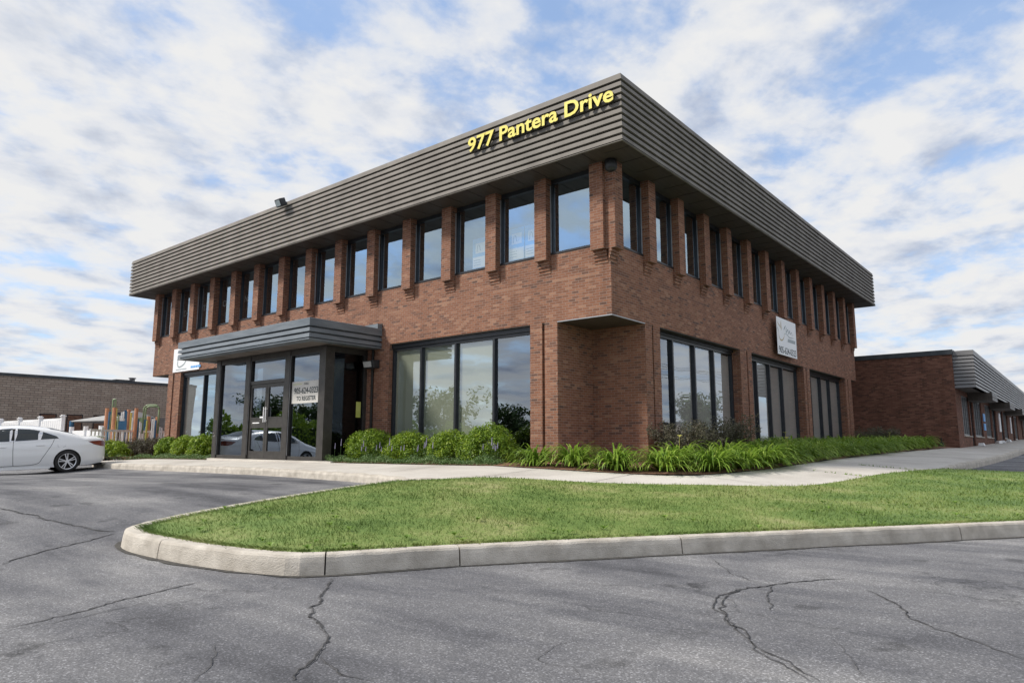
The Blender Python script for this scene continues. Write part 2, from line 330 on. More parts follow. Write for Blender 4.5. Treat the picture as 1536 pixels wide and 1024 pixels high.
# ------------------------------------------------------------------ ground materials
def asphalt_mat():
    m, t, p, o = newmat('old_asphalt'); L = t.links.new
    g = N(t, 'ShaderNodeNewGeometry')
    mp = N(t, 'ShaderNodeMapping'); L(g.outputs['Position'], mp.inputs[0]); mp.inputs['Rotation'].default_value = (0, 0, R_(-52)); mp.inputs['Scale'].default_value = (.22, 1.6, 1)
    a = N(t, 'ShaderNodeTexNoise', i_Scale=.8, i_Detail=8.0, i_Roughness=.62); L(mp.outputs[0], a.inputs['Vector'])
    b = N(t, 'ShaderNodeTexNoise', i_Scale=.42, i_Detail=7.0, i_Roughness=.66, i_Distortion=.4); L(g.outputs['Position'], b.inputs['Vector'])
    v1 = N(t, 'ShaderNodeTexVoronoi', i_Scale=120.0); L(g.outputs['Position'], v1.inputs['Vector'])
    v2 = N(t, 'ShaderNodeTexNoise', i_Scale=110.0, i_Detail=4.0, i_Roughness=.7); L(g.outputs['Position'], v2.inputs['Vector'])
    s = M2(t, 'ADD', M2(t, 'MULTIPLY', a.outputs[0], .5), M2(t, 'MULTIPLY', b.outputs[0], .5))
    r = ramp(t, [(.40, (.070, .071, .079)), (.465, (.118, .119, .129)), (.53, (.168, .168, .175)), (.62, (.255, .252, .253))]); L(s, r.inputs[0])
    sv = N(t, 'ShaderNodeSeparateColor'); L(v1.outputs['Color'], sv.inputs[0])
    sp1 = ramp(t, [(.0, g3(.5)), (.5, g3(.9)), (.84, g3(1.2)), (1, g3(2.7))]); L(sv.outputs[0], sp1.inputs[0])
    sp2 = ramp(t, [(.36, g3(.5)), (.5, g3(1.0)), (.66, g3(1.5))]); L(v2.outputs[0], sp2.inputs[0])
    m1 = N(t, 'ShaderNodeMix', data_type='RGBA', blend_type='MULTIPLY'); m1.inputs[0].default_value = .58; L(r.outputs[0], m1.inputs[6]); L(sp1.outputs[0], m1.inputs[7])
    m2 = N(t, 'ShaderNodeMix', data_type='RGBA', blend_type='MULTIPLY'); m2.inputs[0].default_value = .6; L(m1.outputs[2], m2.inputs[6]); L(sp2.outputs[0], m2.inputs[7])
    # oil spots and hairline crazing
    oi = N(t, 'ShaderNodeTexNoise', i_Scale=1.7, i_Detail=3.0, i_Roughness=.5); L(g.outputs['Position'], oi.inputs['Vector'])
    orr = ramp(t, [(.655, g3(1.0)), (.70, g3(.62))]); L(oi.outputs[0], orr.inputs[0])
    dn = N(t, 'ShaderNodeTexNoise', i_Scale=2.5, i_Detail=5.0, i_Roughness=.6); L(g.outputs['Position'], dn.inputs['Vector'])
    ds = N(t, 'ShaderNodeVectorMath', operation='SCALE'); L(dn.outputs['Color'], ds.inputs[0]); ds.inputs['Scale'].default_value = .7
    da = N(t, 'ShaderNodeVectorMath', operation='ADD'); L(g.outputs['Position'], da.inputs[0]); L(ds.outputs[0], da.inputs[1])
    ve = N(t, 'ShaderNodeTexVoronoi', i_Scale=.55, feature='DISTANCE_TO_EDGE'); L(da.outputs[0], ve.inputs['Vector'])
    vr = ramp(t, [(.0, g3(.55)), (.006, g3(.72)), (.012, g3(1))]); L(ve.outputs['Distance'], vr.inputs[0])
    msk = N(t, 'ShaderNodeTexNoise', i_Scale=.5, i_Detail=3.0); L(g.outputs['Position'], msk.inputs['Vector']); mr = ramp(t, [(.46, g3(0)), (.58, g3(.9))]); L(msk.outputs[0], mr.inputs[0])
    m3 = N(t, 'ShaderNodeMix', data_type='RGBA', blend_type='MULTIPLY'); m3.inputs[0].default_value = 1; L(m2.outputs[2], m3.inputs[6]); L(orr.outputs[0], m3.inputs[7])
    m4 = N(t, 'ShaderNodeMix', data_type='RGBA', blend_type='MULTIPLY'); L(mr.outputs[0], m4.inputs[0]); L(m3.outputs[2], m4.inputs[6]); L(vr.outputs[0], m4.inputs[7])
    L(m4.outputs[2], p.inputs['Base Color']); p.inputs['Roughness'].default_value = .8; p.inputs['Specular IOR Level'].default_value = .3
    bp = N(t, 'ShaderNodeBump', i_Strength=.5, i_Distance=.005); L(v2.outputs[0], bp.inputs['Height']); L(bp.outputs[0], p.inputs['Normal'])
    return m
M_ASPH = asphalt_mat()
def walk_mat():
    m, t, p, o = newmat('pavement_concrete'); L = t.links.new
    g = N(t, 'ShaderNodeNewGeometry')
    a = N(t, 'ShaderNodeTexNoise', i_Scale=.8, i_Detail=7.0, i_Roughness=.6); L(g.outputs['Position'], a.inputs['Vector'])
    b = N(t, 'ShaderNodeTexNoise', i_Scale=60.0, i_Detail=4.0); L(g.outputs['Position'], b.inputs['Vector'])
    r = ramp(t, [(.3, (.44, .41, .37)), (.5, (.55, .52, .475)), (.7, (.63, .60, .55))]); L(a.outputs[0], r.inputs[0])
    r2 = ramp(t, [(.35, g3(.86)), (.65, g3(1.08))]); L(b.outputs[0], r2.inputs[0])
    m1 = N(t, 'ShaderNodeMix', data_type='RGBA', blend_type='MULTIPLY'); m1.inputs[0].default_value = 1; L(r.outputs[0], m1.inputs[6]); L(r2.outputs[0], m1.inputs[7])
    L(m1.outputs[2], p.inputs['Base Color']); p.inputs['Roughness'].default_value = .85
    return m
M_WALK = walk_mat()
def lawn_mat(nm='lawn_soil'):
    m, t, p, o = newmat(nm); L = t.links.new
    g = N(t, 'ShaderNodeNewGeometry')
    a = N(t, 'ShaderNodeTexNoise', i_Scale=.8, i_Detail=5.0, i_Roughness=.65); L(g.outputs['Position'], a.inputs['Vector'])
    c = N(t, 'ShaderNodeTexNoise', i_Scale=35.0, i_Detail=3.0); L(g.outputs['Position'], c.inputs['Vector'])
    s = M2(t, 'ADD', M2(t, 'MULTIPLY', a.outputs[0], .7), M2(t, 'MULTIPLY', c.outputs[0], .3))
    r = ramp(t, [(.36, (.085, .145, .035)), (.46, (.135, .205, .052)), (.54, (.195, .25, .075)), (.62, (.29, .31, .13)), (.72, (.38, .36, .19))]); L(s, r.inputs[0])
    L(r.outputs[0], p.inputs['Base Color']); p.inputs['Roughness'].default_value = .7; p.inputs['Specular IOR Level'].default_value = .2
    return m
M_LAWN = lawn_mat()

# ------------------------------------------------------------------ ground
def ground():
    def axis(lo, hi, c0, c1, fine, coarse):
        return list(np.linspace(lo, c0, int((c0-lo)/coarse))[:-1])+list(np.arange(c0, c1, fine))+list(np.linspace(c1, hi, int((hi-c1)/coarse)))
    xs = axis(-400, 400, -30, 20, .4, 14); ys = axis(-400, 400, -16, 40, .4, 14)
    mb = MB(); mb.add([(x, y, zg(x, y)) for y in ys for x in xs],
                      [(j*len(xs)+i, j*len(xs)+i+1, (j+1)*len(xs)+i+1, (j+1)*len(xs)+i) for j in range(len(ys)-1) for i in range(len(xs)-1)])
    o = mb.build('ground', M_ASPH, smooth=True); o['kind'] = 'structure'; return o
GROUND = ground()
def zground(x, y): return zg(x, y)

# pavement outline (outer = kerb side, inner = planting bed side)
OUTER = [(-21.3, 9), (-21.3, 1.5), (-20.6, -1.2), (-19.2, -2.6), (-16.9, -3.02), (-14.8, -3.08), (-10.8, -3.05), (-7.45, -3.15), (-4.57, -3.41), (-3.0, -3.65), (-1.85, -3.95), (-1.0, -3.6), (0.0, -2.85), (1.1, -2.45), (2.04, -1.96), (2.9, -1.2), (3.5, -.4), (3.9, .9), (4.15, 2.3), (4.5, 3.9), (4.75, 5.2), (4.85, 7.7), (5.02, 11.2), (5.12, 16), (5.16, 23.5), (5.2, 75)]
INNER = [(3.2, 75), (3.2, 21.5), (2.9, 20.6), (2.75, 17), (2.5, 12), (2.45, 6), (2.42, 3.4), (2.25, 1.2), (1.75, -.35), (.9, -.95), (0, -1.12), (-1.3, -1.2), (-4, -1.2), (-7.6, -1.2), (-7.9, -1.16), (-14.2, -1.16), (-20.1, -1.2), (-20.1, 9)]
def line2(pts, step=.35): return [(p.x, p.y) for p in smooth_line([(x, y, 0) for x, y in pts], step)]
OUT2 = line2(OUTER)
def dist_out(x, y):
    return min((x-a)**2+(y-b)**2 for a, b in OUT2[::2])**.5
def zw(x, y): return zg(x, y)+.15+.052*min(3, dist_out(x, y))
WALKP = OUT2+line2(INNER[:2], 3)[:-1]+line2(INNER[1:-2], .5)+[INNER[-1]]
WALK = sheet('pavement', WALKP, .5, zw, M_WALK)
def walk_extras():
    # kerb face of the pavement: vertical skirt with rounded nose, set 3 mm proud
    pts = OUT2; mb = MB(); n = len(pts); prof = [(.0, -.35), (.012, -.02), (.0, .0)]
    rows = []
    for i, (x, y) in enumerate(pts):
        a = Vector(pts[max(i-1, 0)]); b = Vector(pts[min(i+1, n-1)]); d = (b-a).normalized(); nr = Vector((d.y, -d.x))
        zt = zw(x, y); zb = zg(x, y)
        row = []
        for off, z in ((-.16, zt+.004), (-.012, zt+.004), (.008, zt-.012), (.022, zt-.05), (.035, zb-.1)):
            row.append((x+nr.x*off, y+nr.y*off, z))
        rows.append(row)
    vs = [v for r in rows for v in r]; k = 5
    fs = [(i*k+j, i*k+j+1, (i+1)*k+j+1, (i+1)*k+j) for i in range(n-1) for j in range(k-1)]
    mb.add(vs, fs); mb.build('pavement_kerb', M_CONC, smooth=False)['kind'] = 'structure'
    # joints across the walk
    mb = MB()
    def joint(a, b, w=.012):
        a = Vector(a); b = Vector(b); d = (b-a); n = max(2, int(d.length/.25)); nr = Vector((-d.y, d.x)).normalized()*w*.5
        pr = None
        for i in range(n+1):
            p = a+d*i/n; z = zw(p.x, p.y)+.0075
            q = ((p.x-nr.x, p.y-nr.y, z), (p.x+nr.x, p.y+nr.y, z))
            if pr: mb.quad(pr[0], q[0], q[1], pr[1])
            pr = q
    for x in (-18.6, -17.1, -15.6, -14.1, -12.6, -11.1, -9.6, -8.1, -6.6, -5.1, -3.4): joint((x, -2.95), (x, -1.25))
    joint((-.9, -3.5), (-1.0, -1.3)); joint((.9, -.98), (.8, -2.5)); joint((1.8, -.3), (3.45, -.5))
    joint((2.45, 2.4), (4.1, 2.2)); joint((2.45, 4.6), (4.6, 4.5), .03); joint((2.6, 7.5), (4.7, 7.5))
    for y in (10, 12.5, 15, 17.5, 20, 22.5, 25, 28): joint((3.3 if y > 21 else 2.8, y), (5.0, y))
    mb.build('pavement_joint', M_BLACK, WALK)
walk_extras()
# planting bed
BEDF = [(-20.1, -1.2), (-20.1, .1)]
def zbed(x, y): return zw(x, y)+.015+.02*math.sin(x*3.1)*math.sin(y*2.7)
def bed(poly): return sheet('mulch_bed', poly, .4, zbed, M_MULCH)
bed([(-7.62, .5), (-7.62, -1.22)]+line2([(-4, -1.22), (-1.3, -1.22), (0, -1.14), (.9, -.97), (1.75, -.37), (2.25, 1.2), (2.42, 3.4), (2.45, 6), (2.5, 12), (2.75, 17), (2.9, 20.6), (3.22, 21.4)], .5)+[(-1, 21.4), (-1, 2.5), (-2.1, 2.5), (-2.1, .5)])
bed([(-28, -1.2), (-14.2, -1.18), (-14.2, .6), (-28, .6)])

# lawn and its kerb
KB = [surf(x, y) for x, y in ((235, 838), (300, 850), (400, 862), (487, 863), (690, 849), (1024, 831), (1536, 805))]
kline = [(-1.75, -3.95), (-1.62, -4.6), (-1.38, -5.6), (-1.12, -6.6), (-.82, -7.6), (-.52, -8.4), (-.22, -8.95), (.0, -9.17), (.35, -9.26)]+[(p.x, p.y) for p in KB]+[(8.95, 1.2), (11.3, 4.8), (13.5, 8.2)]
KL = [Vector((p.x, p.y)) for p in smooth_line([(x, y, 0) for x, y in kline], .12)]
KW = .17
def kerb():
    n = len(KL); inner = []; frames = []
    for i, p in enumerate(KL):
        d = (KL[min(i+1, n-1)]-KL[max(i-1, 0)]).normalized(); nr = Vector((-d.y, d.x))   # to the left of travel = lawn side
        frames.append((p, nr)); inner.append(p+nr*KW)
    joints = []
    for px, py in ((237, 838), (487, 863), (690, 849), (1024, 831)):
        q = surf(px, py); joints.append(min(range(n), key=lambda i: (KL[i].x-q.x)**2+(KL[i].y-q.y)**2))
    j0 = joints[0]; L_ = 0; k = j0
    joints += [i for i in range(j0-22, 4, -24)]+[i for i in range(joints[-1]+28, n-5, 28)]
    joints = sorted(set(joints))
    mb = MB(); K = None
    bounds = [0]+joints+[n-1]
    for a, b in zip(bounds[:-1], bounds[1:]):
        rows = []
        for i in range(a, b+1):
            p, nr = frames[i]; sh = 0
            t = (KL[min(i+1, n-1)]-KL[max(i-1, 0)]).normalized()
            if i == a and a: sh = .006
            if i == b and b < n-1: sh = -.006
            z0 = zg(p.x, p.y); wob = .004*math.sin(i*1.7+a)
            row = []
            for off, h in ((-.0, -.15), (.0, .0), (.012, .10), (.02, .135+wob), (.032, .152+wob), (.052, .158), (.12, .16), (KW, .155), (KW, -.1)):
                q = p+nr*off+t*sh; row.append((q.x, q.y, z0+h))
            rows.append(row)
        k = len(rows[0]); vs = [v for r in rows for v in r]
        fs = [(i*k+j, i*k+j+1, (i+1)*k+j+1, (i+1)*k+j) for i in range(len(rows)-1) for j in range(k-1)]
        fs.append(tuple(range(k))); fs.append(tuple((len(rows)-1)*k+j for j in range(k))[::-1])
        mb.add(vs, fs)
    o = mb.build('lawn_kerb', M_CONC); o['kind'] = 'structure'
    return inner
KIN = kerb()
back = [(12.2, 9.2), (9.6, 6.3), (7.4, 5.2), (6.2, 5.0), (5.4, 4.95), (4.85, 4.9)]
LAWNP = [(p.x, p.y) for p in KIN[3:]]+back+[(x, y) for x, y in OUT2[::-1] if y < 4.6 and x > -1.5]
def seg_d(x, y):
    return min((x-p.x)**2+(y-p.y)**2 for p in KIN[::3])**.5
def zl(x, y):
    return zg(x, y)+.15+.055*sst(seg_d(x, y)/1.2)+.012*math.sin(x*1.3+y)*sst(seg_d(x, y)/1.5)
LAWN = sheet('lawn', LAWNP, .3, zl, M_LAWN)
def grass():
    # individual short blades
    xs = [p[0] for p in LAWNP]; ys = [p[1] for p in LAWNP]
    M = 420000
    X = rng.uniform(min(xs), max(xs), M); Y = rng.uniform(min(ys), max(ys), M)
    D = np.hypot(X-CAMP.x, Y-CAMP.y)
    keep = rng.random(M) < np.clip((7.0/np.maximum(D, 4.5))**1.3, 0, 1)
    X, Y, D = X[keep], Y[keep], D[keep]
    px = np.array([p[0] for p in LAWNP]); py = np.array([p[1] for p in LAWNP]); c = np.zeros(len(X), bool); j = len(px)-1
    for i in range(len(px)):
        cond = ((py[i] > Y) != (py[j] > Y)) & (X < (px[j]-px[i])*(Y-py[i])/(py[j]-py[i]+1e-12)+px[i]); c ^= cond; j = i
    X, Y, D = X[c], Y[c], D[c]
    rx, ry = CAMP.x, CAMP.y
    # z by coarse grid lookup
    gs = .15; nx = int((max(xs)-min(xs))/gs)+2; ny = int((max(ys)-min(ys))/gs)+2
    G = np.array([[zl(min(xs)+i*gs, min(ys)+k*gs) for k in range(ny)] for i in range(nx)])
    fx = (X-min(xs))/gs; fy = (Y-min(ys))/gs; i0 = fx.astype(int); j0 = fy.astype(int); tx = fx-i0; ty = fy-j0
    Z = G[i0, j0]*(1-tx)*(1-ty)+G[i0+1, j0]*tx*(1-ty)+G[i0, j0+1]*(1-tx)*ty+G[i0+1, j0+1]*tx*ty
    n = len(X); h = rng.uniform(.013, .034, n)*(1+.5*(np.sin(X*2.3+Y*1.1)*np.sin(Y*1.9-X) > .35)); w = rng.uniform(.0025, .005, n)*np.clip(D/7, 1, 2)
    a = rng.uniform(0, 2*np.pi, n); lx = rng.normal(0, .6, n)*h; ly = rng.normal(0, .6, n)*h
    V = np.empty((n, 3, 3)); V[:, 0] = np.c_[X-np.cos(a)*w, Y-np.sin(a)*w, Z-.005]; V[:, 1] = np.c_[X+np.cos(a)*w, Y+np.sin(a)*w, Z-.005]; V[:, 2] = np.c_[X+lx, Y+ly, Z+h]
    # ragged fringe spilling over the kerb
    m = 14000; ki = rng.integers(4, len(KIN)-4, m); ex = np.array([[KIN[i].x, KIN[i].y] for i in ki]); nn = np.array([[KL[i].x-KIN[i].x, KL[i].y-KIN[i].y] for i in ki])/KW
    ex = ex+rng.normal(0, .03, (m, 2))-nn*rng.uniform(0, .05, m)[:, None]; ez = np.array([zg(a, b) for a, b in ex])+.157; ln = rng.uniform(.015, .06, m)*(rng.random(m)**.5); aa = rng.uniform(0, 6.28, m)
    E_ = np.empty((m, 3, 3)); E_[:, 0] = np.c_[ex[:, 0]-np.cos(aa)*.004, ex[:, 1]-np.sin(aa)*.004, ez]; E_[:, 1] = np.c_[ex[:, 0]+np.cos(aa)*.004, ex[:, 1]+np.sin(aa)*.004, ez]
    E_[:, 2] = np.c_[ex[:, 0]+nn[:, 0]*ln*1.1+rng.normal(0, .012, m), ex[:, 1]+nn[:, 1]*ln*1.1+rng.normal(0, .012, m), ez+.012+ln*.45]
    # broad-leaved weeds
    W_ = []
    for q in range(60):
        i = int(rng.integers(30, len(KIN)-40)); t_ = rng.uniform(.05, 1.6 if q % 3 else .35); cx = KIN[i].x-(KL[i].x-KIN[i].x)/KW*t_; cy = KIN[i].y-(KL[i].y-KIN[i].y)/KW*t_
        if not inside(cx, cy, LAWNP): continue
        cz = zl(cx, cy)+.012
        for l in range(9):
            a_ = rng.uniform(0, 6.28); L_ = rng.uniform(.04, .085); w_ = .011; d_ = np.array([np.cos(a_), np.sin(a_)]); p_ = np.array([-d_[1], d_[0]])
            b_ = np.array([cx, cy]); m_ = b_+d_*L_*.6; t2 = b_+d_*L_
            W_.append([[*b_, cz], [*(m_-p_*w_), cz+.03], [*(m_+p_*w_), cz+.03]]); W_.append([[*(m_-p_*w_), cz+.03], [*t2, cz+.028], [*(m_+p_*w_), cz+.03]])
    V = np.concatenate([V, E_, np.array(W_)]); n = len(V)
    me = bpy.data.meshes.new('grass'); me.vertices.add(n*3); me.vertices.foreach_set('co', V.reshape(-1)); me.loops.add(n*3); me.polygons.add(n)
    me.loops.foreach_set('vertex_index', np.arange(n*3)); me.polygons.foreach_set('loop_start', np.arange(0, n*3, 3)); me.polygons.foreach_set('loop_total', np.full(n, 3))
    me.update(); m = lawn_mat('grass_blade'); me.materials.append(m); me.materials.append(leaf_mat('weed_leaf', (.11, .20, .03), (.18, .30, .045), (.25, .36, .07)))
    mi_ = np.zeros(n, dtype=np.int32); mi_[n-len(W_):] = 1; me.polygons.foreach_set('material_index', mi_)
    o = bpy.data.objects.new('grass', me); COL.objects.link(o); tag(o, 'short mown green grass covering the kerbed lawn island', 'grass', kind='stuff')
    print('grass blades', n)
grass()
def cracks():
    M_CR = noise_mat('crack_dark', (.03, .03, .032), (.05, .05, .052), 30, .9)  # dark colour of the crack ribbons
    C = [([(497, 868), (490, 885), (474, 912), (470, 925), (486, 945), (488, 960), (474, 985), (455, 1000), (430, 1022)], .022), ([(476, 985), (505, 1000), (512, 1012), (560, 1024)], .010),
         ([(0, 762), (40, 770), (80, 782), (118, 788), (140, 795), (172, 797)], .02), ([(0, 846), (60, 828), (130, 812), (160, 804), (172, 800)], .014),
         ([(0, 943), (60, 932), (130, 915), (210, 893), (300, 873)], .012), ([(0, 947), (60, 937), (140, 920), (230, 903)], .006), ([(1068, 838), (1100, 860), (1143, 875), (1155, 877)], .005),
         ([(1270, 868), (1220, 870), (1155, 877), (1110, 885), (1087, 900), (1087, 915), (1100, 935), (1122, 955), (1160, 985), (1200, 1005), (1220, 1022)], .014),
         ([(1110, 882), (1083, 892), (1075, 905), (1082, 920), (1105, 945), (1122, 960)], .012), ([(1122, 958), (1150, 985), (1190, 1008), (1215, 1024)], .008),
         ([(1300, 885), (1340, 905), (1370, 928), (1420, 945), (1480, 968), (1536, 990)], .011), ([(878, 1020), (860, 1000), (812, 992), (835, 970), (870, 955)], .003),
         ([(1248, 955), (1280, 985), (1290, 1005), (1310, 1024)], .003), ([(290, 1024), (315, 998), (325, 965)], .004), ([(1155, 877), (1152, 900), (1160, 915)], .010)]
    M_ST = noise_mat('crack_edge_stain', (.075, .075, .08), (.15, .15, .155), 40, .9)
    mb = MB(); mb2 = MB()
    for pts, w in C:
        P = smooth_line([surf(*p) for p in pts], .035); n = len(P); pr = pr2 = None; ox = 0
        for i, p in enumerate(P):
            d = (P[min(i+1, n-1)]-P[max(i-1, 0)]); nr = Vector((-d.y, d.x, 0)).normalized(); ox = ox*.72+random.gauss(0, .009)
            e = min(1, (i+1)/6, (n-i)/6)*max(1, (p-CAMP).length/5.0); ww = w*.33*random.uniform(.1, 1.25)*e; w2 = w*random.uniform(.3, .62)*e; c = p+nr*ox; z = zg(c.x, c.y)
            q = ((c.x-nr.x*ww, c.y-nr.y*ww, z+.006), (c.x+nr.x*ww, c.y+nr.y*ww, z+.006)); q2 = ((c.x-nr.x*w2, c.y-nr.y*w2, z+.003), (c.x+nr.x*w2, c.y+nr.y*w2, z+.003))
            if pr: mb.quad(pr[0], q[0], q[1], pr[1]); mb2.quad(pr2[0], q2[0], q2[1], pr2[1])
            pr = q; pr2 = q2
    mb.build('asphalt_crack', M_CR, GROUND); mb2.build('crack_edge', M_ST, GROUND)
cracks()
def gutter():
    # grit and damp dirt gathered along the foot of the kerb
    random.seed(21); mb = MB(); pr = None
    for i in range(len(KL)-1):
        p = KL[i]; d = (KL[i+1]-KL[max(i-1, 0)]).normalized(); nr = Vector((d.y, -d.x)); w = random.uniform(.012, .05)+.03*abs(math.sin(i*.21)); a = p-nr*.02; b = p+nr*w
        q = ((a.x, a.y, zg(a.x, a.y)+.005), (b.x, b.y, zg(b.x, b.y)+.005))
        if pr: mb.quad(pr[0], q[0], q[1], pr[1])
        pr = q
    mb.build('gutter_dirt', noise_mat('gutter_grit', (.035, .033, .03), (.085, .08, .072), 25, .95), GROUND)
gutter()

# ------------------------------------------------------------------ the office building
DB = .18
OB = thing('office_building', (0, 0, -.5), 'two storey red-brown brick office building with louvred metal fascia and ribbon windows', 'building')
OFF = (0, 0, -.5)
def P(mb, name, mats, parent=OB, **kw):
    return child(mb, name, mats, parent, OFF if parent is OB else OFF, **kw) if parent is OB else child(mb, name, mats, parent, OFF, **kw)
# children of parts are authored in world coordinates too: parts all have location 0 under OB, so the same offset works
ZB, ZS, ZP = 2.69, 4.25, 6.0
XL, YR = -21.66, 20.08
def wallbox():
    mb = MB()
    # upper brick band, a ring around the building
    T = .3
    mb.box(XL, -DB, DB, DB+T, ZB, ZS-.03)
    mb.box(-DB-T, -DB, DB+T, YR-T, ZB, ZS-.03)
    mb.box(XL, XL+T, DB+T, YR-T, ZB, ZP); mb.box(XL, -DB, YR-T, YR, ZB, ZP)
    mb.box(-.44, -DB, DB, .46, ZS-.03, ZP)              # corner post
    # ground storey front: pilasters
    Z0 = -.95
    def pil(x0, x1, gx0, gx1):
        mb.box(x0, gx0, DB, DB+.3, Z0, ZB); mb.box(gx1, x1, DB, DB+.3, Z0, ZB); mb.box(gx0, gx1, DB+.12, DB+.3, Z0, ZB)
    pil(-2.34, -1.58, -2.0, -1.93); pil(-8.1, -7.18, -7.87, -7.80); pil(-20.25, -19.24, -19.87, -19.75)
    # recessed corner
    mb.box(-1.88, -1.58, DB+.3, 1.59+.3, Z0, ZB); mb.box(-1.58, -DB, 1.59, 1.89, Z0, ZB)
    def pily(y0, y1, g0, g1):
        mb.box(-DB-.3, -DB, y0, g0, Z0, ZB); mb.box(-DB-.3, -DB, g1, y1, Z0, ZB); mb.box(-DB-.3, -DB-.12, g0, g1, Z0, ZB)
    pily(1.89, 2.29, 2.0, 2.02) if False else None
    mb.box(-DB-.3, -DB, 1.89, 1.90, Z0, ZB); mb.box(-DB-.3, -DB-.12, 1.90, 1.97, Z0, ZB); mb.box(-DB-.3, -DB, 1.97, 2.29, Z0, ZB)
    pily(7.12, 8.0, 7.59, 7.68); pily(12.88, 13.55, 13.12, 13.20); pily(18.3, 19.24, 18.62, 18.72)
    # far corner returns and the rear
    mb.box(XL+1.4, XL+1.7, DB+.3, 1.6, Z0, ZB); mb.box(XL, XL+1.4, 1.6, 1.9, Z0, ZB); mb.box(XL, XL+.3, 1.9, YR, Z0, ZB)
    mb.box(XL+.3, -1.5, YR-T, YR-.003, Z0, ZB); mb.box(-1.5, -DB-.3, 18.94, 19.24, Z0, ZB); mb.box(-1.8, -1.5, 18.94, YR-T, Z0, ZB)
    P(mb, 'wall', M_BRICK)
    # spandrel above the openings hidden side (lintel lips)
    mb = MB()
    mb.box(XL+.01, -DB-.01, DB+.01, 2.0, ZB-.02, ZB-.003); mb.box(XL+.01, -DB-.01, 2.0, YR-.02, ZB-.02, ZB-.003)
    mb.box(XL+.32, -.5, .5, YR-.32, 3.0, 3.2)
    P(mb, 'floor_slab', M_SOFF)
    mb = MB(); e = .012
    mb.box(-1.58, -DB+.004, DB-.004, DB+.02, ZB-.024, ZB-.001); mb.box(-DB-.02, -DB+.004, DB+.02, 1.59, ZB-.024, ZB-.001)
    P(mb, 'soffit_edge_trim', M_EDGE)
wallbox()
SA = 1.49824
AX = [-(.2422+k*SA) for k in range(15)]      # right edges of the front piers
BY = [.0862+k*SA for k in range(14)]
PW = .3318
def pier_mesh():
    mb = MB(); z0 = ZS-.17
    mb.box(-PW/2, PW/2, 0, .36, z0, ZP)
    for i in range(4):
        z1 = z0-.008-i*.068; pr = .10+i*.022
        mb.box(-PW/2+.003, PW/2-.003, pr+.010, .17, z1-.007, z1+.007)      # raked joint
        mb.box(-PW/2, PW/2, pr, .17, z1-.068, z1-.007)
    return mb
def flat(mb, name, mats, parent):   # mesh in local coordinates, own object transform
    return mb.build(name, mats, parent)
pier0 = flat(pier_mesh(), 'pier', M_BRICK, OB)
def place(o, x, y, rz=0):
    o.location = (x, y, .5); o.rotation_euler = (0, 0, rz)
first = True
for k, x in enumerate(AX):
    o = pier0 if first else pier0.copy()
    if not first: COL.objects.link(o)
    first = False; place(o, x-PW/2, 0)
for k, y in enumerate(BY):
    o = pier0.copy(); COL.objects.link(o); place(o, 0, y+PW/2, R_(90))
# upper windows: local x along wall, y into wall
def up_window():
    w = SA-PW; mb = MB(); d0, d1 = .205, .30; z0, z1 = ZS, ZP-.06
    mb.box(-w/2, -w/2+.03, d0, d1, z0+.03, z1-.05); mb.box(w/2-.03, w/2, d0, d1, z0+.03, z1-.05); mb.box(-w/2, w/2, d0, d1, z0, z0+.03); mb.box(-w/2, w/2, d0, d1, z1-.05, z1+.06)
    f = mb.build('window', M_FRAME, OB)
    g = MB(); g.quad((-w/2+.02, .250, z0+.02), (w/2-.02, .250, z0+.02), (w/2-.02, .250, z1-.04), (-w/2+.02, .250, z1-.04)); g.build('pane', M_GLASS, f)
    s = MB(); s.box(-w/2, w/2, .165, .215, z0-.03, z0+.012); s.build('sill', M_FRAME, f)
    e = MB(); e.box(-w/2+.0, -w/2+.018, d0-.02, d0, z0, z1-.1); e.build('pale_edge_strip', M_EDGE, f); e = MB(); e.box(w/2-.018, w/2, d0-.02, d0, z0, z1-.1); e.build('pale_edge_strip', M_EDGE, f)  # light on the frame edges, put in as pale strips
    return f
w0 = up_window(); first = True
for k in range(14):
    o = w0 if first else copy_tree(w0, OB)
    o.children[0].rotation_euler = (R_(random.uniform(-.35, .35)), 0, R_(random.uniform(-.35, .35)))
    first = False; place(o, AX[k]-PW-(SA-PW)/2, 0)
for k in range(13):
    o = copy_tree(w0, OB); place(o, 0, BY[k]+PW+(SA-PW)/2, R_(90))
# interior backing, closed dark rooms
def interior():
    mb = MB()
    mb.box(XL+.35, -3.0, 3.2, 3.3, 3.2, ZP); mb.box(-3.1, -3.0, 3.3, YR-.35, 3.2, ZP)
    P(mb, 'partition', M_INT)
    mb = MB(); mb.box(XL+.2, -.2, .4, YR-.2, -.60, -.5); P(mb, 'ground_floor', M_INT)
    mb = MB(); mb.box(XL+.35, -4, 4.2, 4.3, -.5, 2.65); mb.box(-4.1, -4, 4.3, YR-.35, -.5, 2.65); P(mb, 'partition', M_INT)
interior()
def sweep_ring(mb, x0, x1, y0, y1, prof, closed=True):
    """profile points (outward offset, z) mitred round a rectangle"""
    n = len(prof); o = len(mb.v)
    for sx, sy, cx, cy in ((-1, -1, x0, y0), (1, -1, x1, y0), (1, 1, x1, y1), (-1, 1, x0, y1)):
        for off, z in prof: mb.v.append((cx+sx*off, cy+sy*off, z))
    for c in range(4):
        for j in range(n-1):
            a, b = o+c*n, o+((c+1) % 4)*n
            mb.f.append((a+j, b+j, b+j+1, a+j+1)); mb.m.append(mb.mi)
